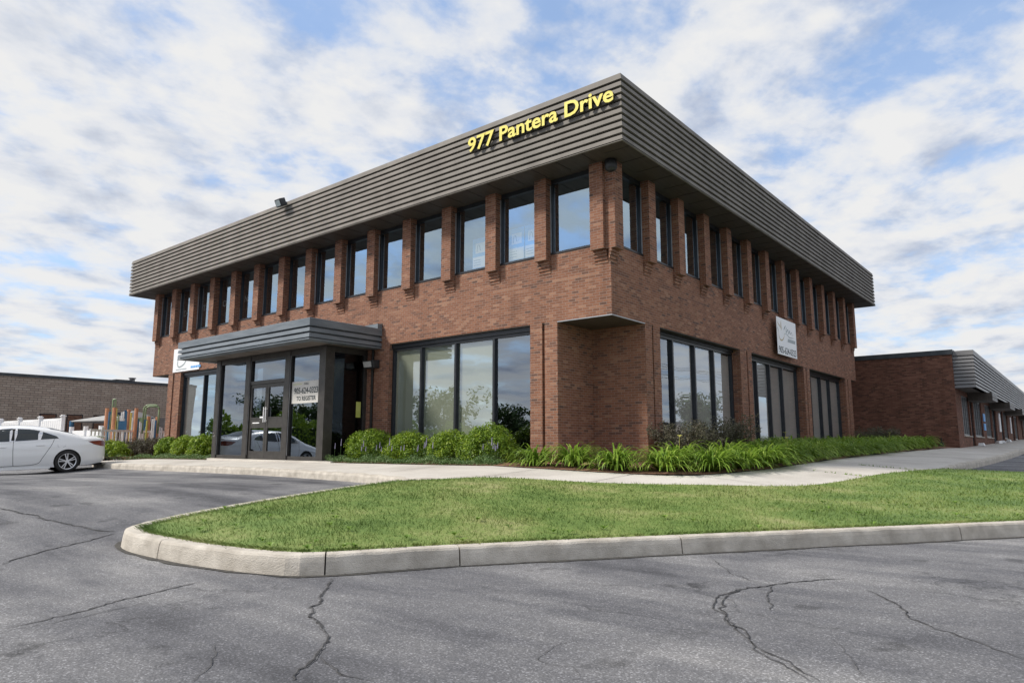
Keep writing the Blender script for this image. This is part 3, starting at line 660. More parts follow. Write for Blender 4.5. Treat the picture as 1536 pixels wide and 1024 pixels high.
def louvre(z0, z1, nb, topstrip, lip=.02, depth=.10, gap=.42):
    prof = []; pitch = (z1-topstrip-z0-lip)/nb
    prof.append((-.4, z1)); prof.append((-.035, z1)); prof.append((-.03, z1-.01)); prof.append((-.005, z1-topstrip+.02))
    z = z1-topstrip
    groove = []
    for i in range(nb):
        zt = z-i*pitch
        prof += [(0, zt+pitch*.05), (-depth, zt), (-depth, zt-pitch*.24), (-.022, zt-pitch*.26), (-.010, zt-pitch*.5)]
    prof += [(0, z0+lip+.014), (-.05, z0+lip+.012), (-.05, z0+lip-.004), (0, z0+lip-.008), (0, z0), (-.03, z0-.004)]
    return prof
O_ = .635
def fascia():
    mb = MB(); pr = louvre(5.985, 7.44, 9, .145)
    sweep_ring(mb, XL-.9+.0, O_, -O_, 20.87, pr)
    # drip lip at the very bottom
    P(mb, 'fascia', M_FASC)
    mb = MB(); mb.box(XL-.9-.02+.02, O_-.03, -O_+.03, 20.87-.03, 5.99, 6.04); SOFB = mb
    mb = MB(); mb.box(XL-.9+.05, O_-.06, -O_+.06, 20.8, 7.2, 7.36); P(mb, 'roof', M_DARKM)
    mb = SOFB; mb.mi = 1
    for i in range(34):
        x = XL-.5+i*.66; mb.box(x, x+.006, -O_+.05, -.01, 5.983, 5.99)
    for i in range(31):
        y = -.3+i*.66; mb.box(.01, O_-.05, y, y+.006, 5.983, 5.99)
    P(mb, 'soffit', [M_SOFF, M_BLACK])
fascia()
# ground floor glazing
def glazing(name, a0, a1, mull, zs, zt, depth, along='x', panes=M_GLASS, sign=1, blinds=None, base=True, parent=OB, jamb=.06):
    """a0..a1 along axis; frame front at depth (world y for x-walls; distance behind x=0 for y-walls)"""
    def B(mb, u0, u1, d0, d1, z0, z1):
        if along == 'x': mb.box(u0, u1, d0, d1, z0, z1)
        else: mb.box(-d1, -d0, u0, u1, z0, z1)
    f = MB(); mw = .032; d0, d1 = depth, depth+.11
    B(f, a0, a1, d0, d1, zt-.07, zt); B(f, a0, a1, d0-.02, d1, zs, zs+.07)
    ed = [a0]+list(mull)+[a1]
    B(f, a0, a0+jamb, d0, d1, zs+.07, zt-.07); B(f, a1-jamb, a1, d0, d1, zs+.07, zt-.07)
    for m in mull: B(f, m-mw, m+mw, d0-.015, d1, zs+.07, zt-.07)
    F = P(f, name, M_FRAME, parent)
    if base:
        b = MB(); B(b, a0, a1, d0+.02, d1, -.9, zs); child(b, 'base_panel', M_DARKM, F, OFF)
    for i in range(len(ed)-1):
        u0 = ed[i]+(jamb if i == 0 else mw); u1 = ed[i+1]-(jamb if i == len(ed)-2 else mw)
        g = MB(); dd = depth+.058; w4 = [dd+random.uniform(-.006, .006) for _ in range(2)]; tl = random.uniform(-.006, .006)
        if along == 'x': g.quad((u0, w4[0], zs+.07), (u1, w4[1], zs+.07), (u1, w4[1]+tl, zt-.07), (u0, w4[0]+tl, zt-.07))
        else: g.quad((-w4[0], u0, zs+.07), (-w4[1], u1, zs+.07), (-w4[1]-tl, u1, zt-.07), (-w4[0]-tl, u0, zt-.07))
        child(g, 'pane', panes, F, OFF)
        if blinds and blinds[i]:
            top = blinds[i]
            bl = MB()
            B(bl, u0-.02, u1+.02, depth+.10, depth+.104, zs+.02, top)
            child(bl, 'blind', M_BLIND if blinds[-1] == 'g' else M_BLINDG, F, OFF)
    return F
ZT = 2.57
FA = glazing('storefront_window', -7.18, -2.34, (-6.05, -4.80, -3.53), -.22, ZT, .30, blinds=[2.5, 2.5, 2.5, 0, 'g'], panes=M_GLASSF)
glazing('storefront_window', -19.24, -13.6, (-17.6, -15.95, -14.5), -.3, ZT, .30, blinds=[2.5, 0, 0, 0, 't'])
glazing('storefront_window', 2.29, 7.12, (3.38, 4.62, 5.81), -.4, ZT+.03, .42, 'y', M_GLASSR, blinds=[0, 2.5, 2.5, 2.5, 't'], jamb=.06)
glazing('storefront_window', 8.0, 12.88, (9.0, 10.15, 11.33), -.35, ZT+.03, .42, 'y', M_GLASSR, blinds=[2.5, 2.5, 2.5, 2.5, 't'], jamb=.06)
glazing('storefront_window', 13.55, 18.3, (14.4, 15.65, 16.83), -.3, ZT+.03, .42, 'y', M_GLASSR, blinds=[2.5, 2.5, 2.5, 2.5, 't'], jamb=.06)
def lintels():
    for a, b in ((-7.18, -2.34), (-19.24, -8.1)): P(MB().box(a, b, .26, .48, ZT, ZB-.022), 'lintel', M_FRAME)
    for a, b in ((2.29, 7.12), (8.0, 12.88), (13.55, 18.3)): P(MB().box(-.6, -.38, a, b, ZT+.03, ZB-.022), 'lintel', M_FRAME)
lintels()
# glass wall facing the street beyond the vestibule (dark, inside of entrance)
# entrance vestibule
def vestibule():
    yf = -1.2; z0 = -.42; xl, xr = -13.85, -8.1; zt = 2.44
    f = MB()
    for a, b in ((xl, xl+.24), (-12.08, -11.84), (-10.0, -9.76), (-8.38, -8.1)):
        f.box(a, b, yf, yf+.2 if b < -8.2 else yf+.28, z0, 2.59)
    f.box(xl+.24, -12.08, yf+.03, yf+.15, z0, z0+.09); f.box(-9.76, -8.38, yf+.03, yf+.15, z0, z0+.09)
    for a, b in ((xl+.24, -12.08), (-11.84, -10.0), (-9.76, -8.38)): f.box(a, b, yf+.02, yf+.14, zt, 2.59)
    f.box(-11.84, -10.0, yf+.03, yf+.13, 1.73, 1.83)
    f.box(-8.22, -8.1, yf+.28, .12, zt, 2.59); f.box(-8.2, -8.12, yf+.28, .12, z0, z0+.09); f.box(-8.2, -8.1, .10, .177, z0, 2.59)
    f.box(xl, xl+.1, yf+.2, .2, zt, 2.59); f.box(xl, xl+.1, yf+.2, .2, z0, z0+.09)
    F = P(f, 'entrance_frame', M_FRAMEB)
    e = MB()
    for x in (xl+.245, -11.835, -9.75): child(MB().box(x, x+.012, yf+.012, yf+.02, z0+.1, zt), 'pale_edge_strip', M_EDGE, F, OFF)
    for a, b, c, d in ((xl+.24, -12.08, z0+.09, zt), (-9.76, -8.38, z0+.09, zt), (-11.84, -10.0, 1.83, zt)):
        g = MB(); g.quad((a, yf+.08, c), (b, yf+.08, c), (b, yf+.08, d), (a, yf+.08, d)); child(g, 'pane', M_GLASSD, F, OFF)
    g = MB(); g.quad((-8.16, yf+.28, z0+.09), (-8.16, .10, z0+.09), (-8.16, .10, zt), (-8.16, yf+.28, zt)); child(g, 'pane', M_GLASSK, F, OFF)
    g = MB(); g.quad((xl+.05, yf+.2, z0+.09), (xl+.05, .2, z0+.09), (xl+.05, .2, zt), (xl+.05, yf+.2, zt)); child(g, 'pane', M_GLASSD, F, OFF)
    # step slab and floor
    s = MB(); s.box(xl-.1, -7.62, yf-.08, .25, -.7, z0-.015); P(s, 'entrance_step', M_WALK)
    # doors
    for sgn, a, b in ((0, -11.82, -10.935), (1, -10.925, -10.02)):
        d = MB(); y0, y1 = yf+.05, yf+.10
        d.box(a, a+.09, y0, y1, z0+.01, 1.72); d.box(b-.09, b, y0, y1, z0+.01, 1.72)
        d.box(a+.09, b-.09, y0, y1, z0+.01, z0+.22); d.box(a+.09, b-.09, y0, y1, 1.62, 1.72); d.box(a+.09, b-.09, y0+.005, y1-.005, .47, .74)
        d.box(a+.09, b-.09, y0-.004, y1-.004, .735, .765); d.box(a+.09, b-.09, y0-.004, y1-.004, .455, .475)
        D = P(d, 'door', M_FRAMEB)
        for c, e_ in ((z0+.22, .455), (.765, 1.62)):
            g = MB(); g.quad((a+.09, yf+.075, c), (b-.09, yf+.075, c), (b-.09, yf+.075, e_), (a+.09, yf+.075, e_)); child(g, 'pane', M_GLASSD, D, OFF)
        h = MB(); hx = b-.05 if sgn == 0 else a+.05
        h.tube([(hx, y0-.05, .62), (hx, y0-.05, 1.05)], .016, 8); h.tube([(hx, y0, .66), (hx, y0-.05, .66)], .012, 6); h.tube([(hx, y0, 1.0), (hx, y0-.05, 1.0)], .012, 6)
        if sgn == 0: h.box(hx-.2, hx-.02, y0-.045, y0-.03, .74, .78); h.box(a+.2, a+.55, y0-.01, y0+.004, .59, .62)
        child(h, 'handle', M_WHITE, D, OFF)
    # lobby back wall, widened and given added sides to keep the inside dark
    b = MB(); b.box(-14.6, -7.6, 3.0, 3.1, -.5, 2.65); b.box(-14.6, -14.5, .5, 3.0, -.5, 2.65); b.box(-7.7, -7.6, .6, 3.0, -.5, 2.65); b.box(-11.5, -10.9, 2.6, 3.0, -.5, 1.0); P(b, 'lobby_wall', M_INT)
vestibule()
def canopy():
    x0, x1, y0, y1, z0, z1 = -14.52, -7.5, -2.15, .17, 2.60, 3.14
    prof = [(-.35, z1), (-.02, z1), (0, z1-.012), (0, z1-.20), (-.09, z1-.205), (-.09, z1-.235), (-.015, z1-.25), (0, z1-.345), (-.09, z1-.35), (-.09, z1-.38), (-.015, z1-.395), (0, z1-.49), (-.07, z1-.495), (-.07, z1-.515), (0, z1-.52), (0, z0-.01), (-.3, z0-.012)]
    n = len(prof); mb = MB(); path = [(x0, y1, -1, 0), (x0, y0, -1, -1), (x1, y0, 1, -1), (x1, y1, 1, 0)]
    for x, y, sx, sy in path:
        for o, z in prof: mb.v.append((x+sx*o, y+sy*o, z))
    for c in range(3):
        for j in range(n-1): mb.f.append((c*n+j, (c+1)*n+j, (c+1)*n+j+1, c*n+j+1)); mb.m.append(0)
    C = P(mb, 'canopy', M_CANO)
    s = MB(); s.box(x0+.04, x1-.04, y0+.04, y1, z0, z0+.03); s.box(x0+.2, x1-.2, y0+.2, y1, z1-.03, z1-.01); j = s; s.mi = 1
    for x in (-12.8, -11.1, -9.3): j.box(x, x+.01, y0+.06, y1-.1, z0-.004, z0)
    j.box(x0+.06, x1-.06, -1.24, -1.2, z0-.004, z0)
    child(j, 'soffit', [M_SOFF2, M_BLACK], C, OFF)
    w = MB(); w.box(x1-.55, x1-.01, .02, .172, z1-.06, z1+.13); child(w, 'wall_flashing', M_CANO, C, OFF)
    k = MB(); k.box(x0-.10, x0+.02, -.9, -.7, 2.66, 2.76); child(k, 'bracket', M_DARKM, C, OFF)
canopy()
def downpipe():
    mb = MB(); mb.tube([(-7.84, .15, 2.6), (-7.84, .15, -.5)], .035, 8); P(mb, 'conduit', M_BLACK)
downpipe()

# ------------------------------------------------------------------ text helper
def text_mesh(body, size, extrude=0.0, offset=0.0, res=3):
    cu = bpy.data.curves.new('t', 'FONT'); cu.body = body; cu.size = size; cu.extrude = extrude; cu.offset = offset; cu.resolution_u = res
    ob = bpy.data.objects.new('t', cu); COL.objects.link(ob); dg = bpy.context.evaluated_depsgraph_get()
    me = bpy.data.meshes.new_from_object(ob.evaluated_get(dg)); bpy.data.objects.remove(ob); bpy.data.curves.remove(cu)
    return me
def mesh_rx(me): return max((v.co.x for v in me.vertices), default=0)
def mesh_lx(me): return min((v.co.x for v in me.vertices), default=0)
def put_text(body, width, height, origin, right, upv, mat, parent, name='lettering', extrude=.002, bold=.0, off=(0, 0, 0)):
    me = text_mesh(body, 1.0, 0, bold); lx, rx = mesh_lx(me), mesh_rx(me); ys = [v.co.y for v in me.vertices]; ly, hy = min(ys), max(ys)
    sx = width/(rx-lx); sy = height/(hy-ly); right = Vector(right); upv = Vector(upv); nr = right.cross(upv); O = Vector(origin)-Vector(off)
    for v in me.vertices:
        c = v.co.copy(); v.co = O+right*((c.x-lx)*sx)+upv*((c.y-ly)*sy)+nr*extrude
    me.materials.clear(); me.materials.append(mat); me.name = name
    ob = bpy.data.objects.new(name, me); COL.objects.link(ob); ob.parent = parent; return ob

# address lettering on the fascia
def address():
    loc = (-3.5, -.688, 6.84)
    T = thing('address_sign', loc, 'raised yellow letters reading 977 Pantera Drive on the front fascia', 'sign')
    s = '977 Pantera Drive'; size = .345/.72
    full = mesh_rx(text_mesh(s, size, 0, .011)); kx = 4.0/full
    for i, ch in enumerate(s):
        if ch == ' ': continue
        pr = mesh_rx(text_mesh(s[:i+1], size, 0, .011)); me = text_mesh(ch, size, .03, .011); dx = pr-mesh_rx(me)
        for v in me.vertices:
            c = v.co.copy(); v.co = ((c.x+dx)*kx, -c.z-.005, c.y)
        me.materials.clear(); me.materials.append(M_YEL); me.materials.append(M_LETD)
        me.update()
        for p in me.polygons: p.material_index = 0 if p.normal.y < -.5 else 1
        o = bpy.data.objects.new('letter', me); COL.objects.link(o); o.parent = T
address()

# ------------------------------------------------------------------ signs and lights
def banner():
    X = .012; o = (X, 10.6, 2.8)
    T = thing('banner', o, 'white square banner with swoosh logo and phone number above the side windows', 'banner')
    b = MB(); b.box(X-.012, X, 9.77, 11.63, 2.82, 4.01); child(b, 'board', M_BANNER, T, o)
    e = (0, 1, 0); u = (0, 0, 1)
    e = Vector(e); u = Vector(u)
    put_text('905-624-0323', 1.66, .22, (X, 9.87, 2.87), e, u, M_INK, T, 'phone_number', .003, .01, o)
    def stroke(pts, w, m, nm):
        mb = MB(); P_ = smooth_line([(0, 9.77+a*1.86, 2.82+b*1.19) for a, b in pts], .02); pr = None; n = len(P_)
        for i, p in enumerate(P_):
            d = P_[min(i+1, n-1)]-P_[max(i-1, 0)]; nr = Vector((0, -d.z, d.y)).normalized()*w*.5*max(.25, math.sin(math.pi*(i+.5)/n))
            q = ((X+.003, p.y-nr.y, p.z-nr.z), (X+.003, p.y+nr.y, p.z+nr.z))
            if pr: mb.quad(pr[0], q[0], q[1], pr[1])
            pr = q
        child(mb, nm, m, T, o)
    stroke([(.08, .62), (.09, .48), (.15, .40), (.24, .40), (.33, .48), (.38, .60)], .05, M_GOLD, 'logo')
    stroke([(.22, .92), (.21, .80), (.23, .70), (.22, .66)], .06, M_GOLD, 'logo')
    stroke([(.03, .86), (.10, .80), (.18, .74), (.21, .68)], .04, M_GOLD, 'logo')
    stroke([(.02, .72), (.06, .66), (.09, .58)], .03, M_INKG, 'logo')
    stroke([(.46, .84), (.36, .72), (.34, .70)], .05, M_INKG, 'logo')
    stroke([(.40, .68), (.50, .78), (.46, .64), (.56, .74), (.60, .64), (.66, .73), (.68, .64), (.76, .70), (.78, .62), (.86, .66)], .035, M_INKG, 'script_line')
    stroke([(.36, .60), (.5, .60), (.62, .54), (.8, .55), (.9, .56)], .03, M_INKG, 'script_line')
    b = MB(); b.box(X+.002, X+.004, 9.77+.55*1.86, 9.77+.94*1.86, 2.82+.46*1.19, 2.82+.49*1.19)
    for k in range(9): b.box(X+.002, X+.004, 9.77+(.53+k*.045)*1.86, 9.77+(.563+k*.045)*1.86, 2.82+.40*1.19, 2.82+.45*1.19)
    child(b, 'small_print', M_INKG, T, o)
banner()
def left_sign():
    o = (-18.8, DB-.02, 2.8)
    T = thing('wall_sign', o, 'white sign board partly hidden behind the left end of the canopy', 'sign')
    b = MB(); b.box(-19.87, -17.78, DB-.03, DB-.01, 2.72, 3.62); child(b, 'board', M_BANNER, T, o)
    y = DB-.033
    mb = MB(); P_ = smooth_line([(-19.45, y, 3.3), (-19.5, y, 3.02), (-19.35, y, 2.9), (-19.0, y, 2.98), (-18.8, y, 3.15)], .03); pr = None
    for i, p in enumerate(P_):
        d = P_[min(i+1, len(P_)-1)]-P_[max(i-1, 0)]; nr = Vector((-d.z, 0, d.x)).normalized()*.03
        q = ((p.x-nr.x, y, p.z-nr.z), (p.x+nr.x, y, p.z+nr.z))
        if pr: mb.quad(pr[0], q[0], q[1], pr[1])
        pr = q
    child(mb, 'logo', M_INKG, T, o)
    mb = MB(); mb.box(-19.6, -18.75, y-.001, y+.001, 2.79, 2.82); child(mb, 'underline', M_INKG, T, o)
    mb = MB()
    for k in range(6): mb.box(-18.42+k*.13, -18.32+k*.13, y-.001, y+.001, 2.80, 2.88)
    child(mb, 'small_print', M_POSTB, T, o)
left_sign()
def window_sign():
    o = (-9.0, -1.16, 1.2); T = thing('window_sign', o, 'cream paper sign reading TO REGISTER inside the entrance glass', 'sign')
    y = -1.125
    b = MB(); b.box(-9.72, -8.42, y, y+.008, 1.10, 1.70); child(b, 'paper', M_CREAM, T, o)
    y2 = -1.128; e = Vector((1, 0, 0)); u = Vector((0, 0, 1))
    put_text('CALL', .22, .055, (-9.15, y2, 1.60), e, u, M_INK, T, 'lettering', .001, .02, o)
    put_text('905-624-0323', 1.1, .17, (-9.6, y2, 1.36), e, u, M_INK, T, 'phone_number', .001, .015, o)
    put_text('TO REGISTER', .9, .12, (-9.48, y2, 1.17), e, u, M_INK, T, 'lettering', .001, .02, o)
    b = MB(); b.box(-9.66, -9.25, y2-.002, y2, 1.62, 1.632); child(b, 'green_rule', M_LIME, T, o)
    o = (-8.18, -.2, 1); T = MB().box(-8.148, -8.146, -.13, .03, .72, 1.15).build('notice', M_LIME); tag(T, 'yellow-green notice stuck on the side glass of the entrance', 'notice')
window_sign()
def posters():
    # blue posters behind upper front panes 3 and 2
    def poster(x0, x1, z0, z1, lab):
        y = .30; o = ((x0+x1)/2, y, z0); T = thing('poster', o, lab, 'poster', 'blue posters in the upper windows')
        b = MB(); b.box(x0, x1, y, y+.006, z0, z1); child(b, 'sheet', M_POSTB, T, o)
        w = x1-x0; h = z1-z0
        child(MB().box(x0+w*.2, x1-w*.16, y-.003, y, z0+h*.50, z0+h*.84), 'card', M_PAPER, T, o); child(MB().box(x0+w*.02, x1-w*.02, y-.003, y, z0+h*.02, z0+h*.38), 'card', M_PAPER, T, o)
        c = MB(); P_ = smooth_line([(x0+w*.30, 0, z0+h*.54), (x0+w*.36, 0, z0+h*.76), (x0+w*.48, 0, z0+h*.72), (x0+w*.54, 0, z0+h*.58), (x0+w*.7, 0, z0+h*.62)], .02); pr = None
        for p in P_:
            q = ((p.x-.012, y-.006, p.z), (p.x+.012, y-.006, p.z+.008))
            if pr: c.quad(pr[0], q[0], q[1], pr[1])
            pr = q
        for k in range(3): c.box(x0+w*.08, x0+w*.55, y-.006, y-.004, z0+h*(.10+.08*k), z0+h*(.125+.08*k))
        child(c, 'ink_mark', M_INKG, T, o)
    wc = lambda k: AX[k]-PW-(SA-PW)/2
    poster(wc(1)-.42, wc(1)+.05, 4.32, 5.10, 'left blue poster of the two in the second upper window from the corner')
    poster(wc(1)+.08, wc(1)+.53, 4.32, 5.10, 'right blue poster of the two in the second upper window from the corner')
    poster(wc(2)-.10, wc(2)+.40, 4.32, 5.08, 'single blue poster in the third upper window from the corner')
posters()
def window_letters():
    for ch, px, py, lab in (('D', 278, 470, 'second'), ('T', 306.5, 462, 'third'), ('O', 337, 455, 'fourth'), ('N', 369.5, 448, 'fifth')):
        r = ray(px, py); p = CAMP+r*((.275-CAMP.y)/r.y)
        me = text_mesh(ch, .34, .002, -.004); cx = (mesh_rx(me)+mesh_lx(me))/2
        for v in me.vertices: c = v.co.copy(); v.co = (c.x-cx, -c.z, c.y-.12)
        me.materials.clear(); me.materials.append(M_PAPER); o = bpy.data.objects.new('window_letter', me); COL.objects.link(o); o.location = p
        tag(o, 'pale letter '+ch+' stuck inside the '+lab+' upper window from the left end', 'letter', 'letters in the left upper windows')
window_letters()
def lights():
    M_LENS = noise_mat('lamp_lens', (.45, .46, .46), (.6, .6, .6), 20, .25)
    # wall pack by the entrance
    o = (-7.7, .12, 2.1); T = thing('wall_light', o, 'grey wedge floodlight on the brick pillar right of the entrance', 'light')
    b = MB(); b.add([(-7.98, .15, 2.28), (-7.55, .15, 2.28), (-7.55, .15, 2.05), (-7.98, .15, 2.05), (-7.98, -.1, 2.26), (-7.55, -.1, 2.26), (-7.55, -.04, 2.05), (-7.98, -.04, 2.05)],
                    [(0, 1, 2, 3), (4, 7, 6, 5), (0, 4, 5, 1), (3, 2, 6, 7), (0, 3, 7, 4), (1, 5, 6, 2)]); child(b, 'housing', M_DARKM, T, o, bevel=.012)
    l = MB(); l.quad((-7.95, -.102, 2.23), (-7.62, -.102, 2.23), (-7.62, -.058, 2.08), (-7.95, -.058, 2.08)); child(l, 'lens', M_LENS, T, o)
    # floodlight on the fascia edge
    o = (-11.3, -.68, 7.35); T = thing('floodlight', o, 'small black floodlight clamped to the top edge of the front fascia', 'light')
    b = MB(); b.box(-.15, .15, -.12, .08, -.12, .12); b.xf(Matrix.Translation((-11.3, -.80, 7.36)) @ Matrix.Rotation(R_(25), 4, 'X')); child(b, 'housing', M_DARKM, T, o, bevel=.02)
    b = MB(); b.box(-.11, .11, -.125, -.12, -.09, .08); b.xf(Matrix.Translation((-11.3, -.80, 7.36)) @ Matrix.Rotation(R_(25), 4, 'X')); child(b, 'lens', M_INKG, T, o)
    b = MB(); b.tube([(-11.3, -.60, 7.42), (-11.3, -.74, 7.40)], .02, 6); child(b, 'bracket', M_DARKM, T, o)
    # round corner light
    o = (-.12, .0, 5.8); T = thing('corner_light', o, 'dark rounded lamp under the soffit at the building corner', 'light')
    b = MB(); c = (-.06, .06, 5.85)
    pr = [(.001, .13), (.08, .13), (.125, .11), (.135, .02), (.13, -.04), (.11, -.09), (.06, -.125), (.001, -.13)]
    b.lathe(pr, 20, 'z', c); child(b, 'housing', M_DARKM, T, o, smooth=True)
    b = MB(); b.tube([(-.12, .12, 5.72), (-.12, .12, 4.3)], .012, 6); child(b, 'conduit', M_BRICK, T, o)
lights()

# ------------------------------------------------------------------ rear single storey building
def rear_building():
    o = (3.0, 21.5, -.3)
    T = thing('rear_building', o, 'long single storey brick building with pale louvred fascia behind the office', 'building')
    X = 3.2; Y0 = 21.5; Y1 = 95; ZT_ = 3.72
    w = MB(); w.box(-30, X, Y0, Y0+.3, -1, ZT_)
    segs = []; y = Y0+.3
    # openings on the long side: (start, end, door?)
    ops = [(23.2, 25.6, 0), (25.9, 26.9, 1), (27.2, 30.4, 0), (32.0, 35.0, 0), (35.5, 37.6, 1), (40.5, 42, 1), (42.3, 45.2, 0), (49, 50.5, 1), (51, 54, 0), (58, 59.5, 1), (60, 64, 0)]
    for a, b, d in ops:
        w.box(X-.3, X, y, a, -1, ZT_); w.box(X-.3, X, a, b, 2.15, ZT_)
        if not d: w.box(X-.3, X, a, b, -1, .40)
        y = b
    w.box(X-.3, X, y, Y1, -1, ZT_); w.box(-30, -29.7, Y0+.3, Y1, -1, ZT_)
    child(w, 'wall', M_BRICK2, T, o)
    r = MB(); r.box(-29.7, X-.3, Y0+.3, Y1, 3.5, 3.65); child(r, 'roof', M_DARKM, T, o)
    r = MB(); r.box(-30.05, X+.04, Y0-.05, Y0+.32, ZT_, ZT_+.20); r.box(X-.32, X+.05, Y0+.32, Y1, ZT_, ZT_+.20); child(r, 'parapet_flashing', M_DFLASH, T, o)
    # louvred fascia box
    f = MB(); x0, x1, z0, z1 = X+.003, 3.95, 2.33, 3.86; nb = 9; pitch = (z1-.2-z0)/nb; prof = [(-.2, z1), (0, z1), (0, z1-.2)]
    for i in range(nb):
        z = z1-.2-i*pitch; prof += [(-.08, z-.004), (-.08, z-pitch*.26), (-.022, z-pitch*.28), (0, z-pitch+.006)]
    prof += [(0, z0), (-.2, z0)]
    n = len(prof)
    for x, y, sx, sy in ((x0, Y0+.1, 0, -1), (x1, Y0+.1, 1, -1), (x1, Y1, 1, 1)):
        for of, z in prof: f.v.append((x+sx*of, y+sy*of, z))
    for c in range(2):
        for j in range(n-1): f.f.append((c*n+j, (c+1)*n+j, (c+1)*n+j+1, c*n+j+1)); f.m.append(0)
    child(f, 'fascia', M_FASC2, T, o)
    s = MB(); s.box(x0, x1-.04, Y0+.15, Y1, z0+.0, z0+.03); child(s, 'soffit', M_SOFF, T, o)
    for a, b in ((25.4, 27.6), (34.6, 37.9), (44.0, 46.5), (56, 59)):
        c = MB(); c.box(X+.003, 4.12, a, b, 1.98, 2.33); c.box(X+.003, 4.15, a-.02, b+.02, 2.13, 2.15); child(c, 'entrance_canopy', M_SOFF, T, o)
        c = MB()
        for k in range(4): c.box(4.12, 4.14, a, b, 2.0+k*.085, 2.06+k*.085)
        child(c, 'canopy_face', M_FASC2, T, o)
    for a, b, d in ops:
        m = MB(); z0_ = .40 if not d else -.25; n = 3 if not d else 1
        m.box(X-.16, X-.06, a, a+.08, z0_, 2.15); m.box(X-.16, X-.06, b-.08, b, z0_, 2.15); m.box(X-.16, X-.06, a+.08, b-.08, 2.07, 2.15); m.box(X-.16, X-.06, a+.08, b-.08, z0_, z0_+.08)
        for k in range(1, n+1):
            yy = a+(b-a)*k/(n+1); m.box(X-.15, X-.055, yy-.04, yy+.04, z0_+.08, 2.07)
        W = child(m, 'door' if d else 'window', M_FASC2 if not d else M_FRAME, T, o)
        g = MB(); g.box(X-.12, X-.112, a+.08, b-.08, z0_+.08, 2.07); child(g, 'pane', M_GLASS, W, o)
        if not d: g = MB(); g.box(X-.05, X+.05, a-.05, b+.05, .36, .40); child(g, 'sill', M_CONC, W, o)
    for a, b in ((1.2, 1.6), (.75, 1.1)): child(MB().box(X+.003, X+.03, 30.8, 31.6, a, b), 'tenant_plate', M_POSTB, T, o)
    for a, b in ((39.0, 39.8), (47.0, 47.6)): child(MB().box(X+.003, X+.05, a, b, .8, 1.9), 'tenant_plate', M_BANNER, T, o)
    p = MB(); p.box(X-.7, X-.55, Y0-.09, Y0-.003, -.3, .12); p.tube([(X-.62, Y0-.04, .1), (X-.62, Y0-.04, .3)], .02, 6); child(p, 'utility_box', M_DARKM, T, o)
    i = MB(); i.box(-3, -2.9, Y0+.4, Y1, -1, 3.4); child(i, 'partition', M_INT, T, o)
    c = MB(); c.add([(X-2.4+random.random()*.02, 0, 0)]*0, [])
rear_building()
def doorsteps():
    a = None
    for i, (y) in enumerate((27.0, 35.4, 37.7, 42.1)):
        mb = MB(); mb.add([(-.14, -.13, 0), (.14, -.13, 0), (.16, .13, 0), (-.12, .14, 0), (-.10, -.09, .14), (.10, -.1, .16), (.11, .09, .13), (-.09, .1, .15)],
                          [(0, 3, 2, 1), (4, 5, 6, 7), (0, 1, 5, 4), (1, 2, 6, 5), (2, 3, 7, 6), (3, 0, 4, 7)])
        if a is None: a = mb.build('white_block', M_WHITE, bevel=.02); b = a
        else: b = a.copy(); COL.objects.link(b)
        b.location = (3.4, y, zw(3.4, y)); b.rotation_euler = (0, 0, i)
        tag(b, ['white painted block on the pavement by the nearest door of the rear building', 'second white block along the rear building wall', 'third white block along the rear building wall', 'farthest white block along the rear building wall'][i], 'block', 'white blocks along the rear building')
doorsteps()

# ------------------------------------------------------------------ taupe warehouse on the left
def warehouse():
    X = -38.0; o = (X, 5, -.9); T = thing('warehouse', o, 'long low taupe block building with dark flat roof edge behind the playground', 'building')
    w = MB(); w.box(X-15, X, -9, 60, -1.5, 3.66); child(w, 'wall', M_BRICK3, T, o)
    # roof edge slopes a touch with the site
    r = MB(); r.box(X-15.05, X+.06, -9.05, 60.05, 3.66, 3.82); child(r, 'roof_edge', M_DFLASH, T, o)
    for y0 in (1.15, 2.5, 3.9, 5.1, 6.6):
        f = MB(); f.box(X-.02, X+.02, y0, y0+.85, .3, 1.68); W = child(f, 'window', M_FRAME, T, o)
        g = MB(); g.box(X+.02, X+.024, y0+.06, y0+.79, .36, 1.62); child(g, 'pane', M_GLASSD, W, o)
    v = MB(); v.box(X-2, X-1.2, 5.4, 6.4, 3.8, 3.98); child(v, 'roof_unit', M_DARKM, T, o)
    v = MB(); v.tube([(X-1.5, 6.5, 3.8), (X-1.5, 6.5, 4.1)], .16, 12); v.tube([(X-1.5, 6.5, 4.1), (X-1.5, 6.5, 4.16)], .22, 12); child(v, 'roof_vent', M_FASC2, T, o)
warehouse()

# ------------------------------------------------------------------ fences and playground
def vinyl_fence():
    # tall privacy fence going away to the left
    A = Vector((-27.0, -1.17, 0)); B = Vector((-33.7, -1.42, 0)); n = 5; B2 = A+(B-A)*1.9
    o = (A.x, A.y, -.7); T = thing('privacy_fence', o, 'tall white vinyl privacy fence with capped posts behind the white car', 'fence')
    n = 5; d = (B2-A)/n
    for i in range(n+1):
        p = A+d*i; m = MB(); m.box(p.x-.07, p.x+.07, p.y-.07, p.y+.07, -1.0, 1.16); m.box(p.x-.1, p.x+.1, p.y-.1, p.y+.1, 1.16, 1.20); m.box(p.x-.06, p.x+.06, p.y-.06, p.y+.06, 1.2, 1.24); child(m, 'post', M_WHITE, T, o)
    for i in range(n):
        p = A+d*i; q = A+d*(i+1); m = MB()
        for k in range(10):
            a = p+(q-p)*(.03+.094*k); b = p+(q-p)*(.03+.094*k+.092); m.box(a.x, b.x, a.y-.015, a.y+.015, -.85, 1.02)
        m.box(p.x-.07, q.x+.07, p.y-.03, p.y+.03, 1.02, 1.1); child(m, 'panel', M_WHITE, T, o)
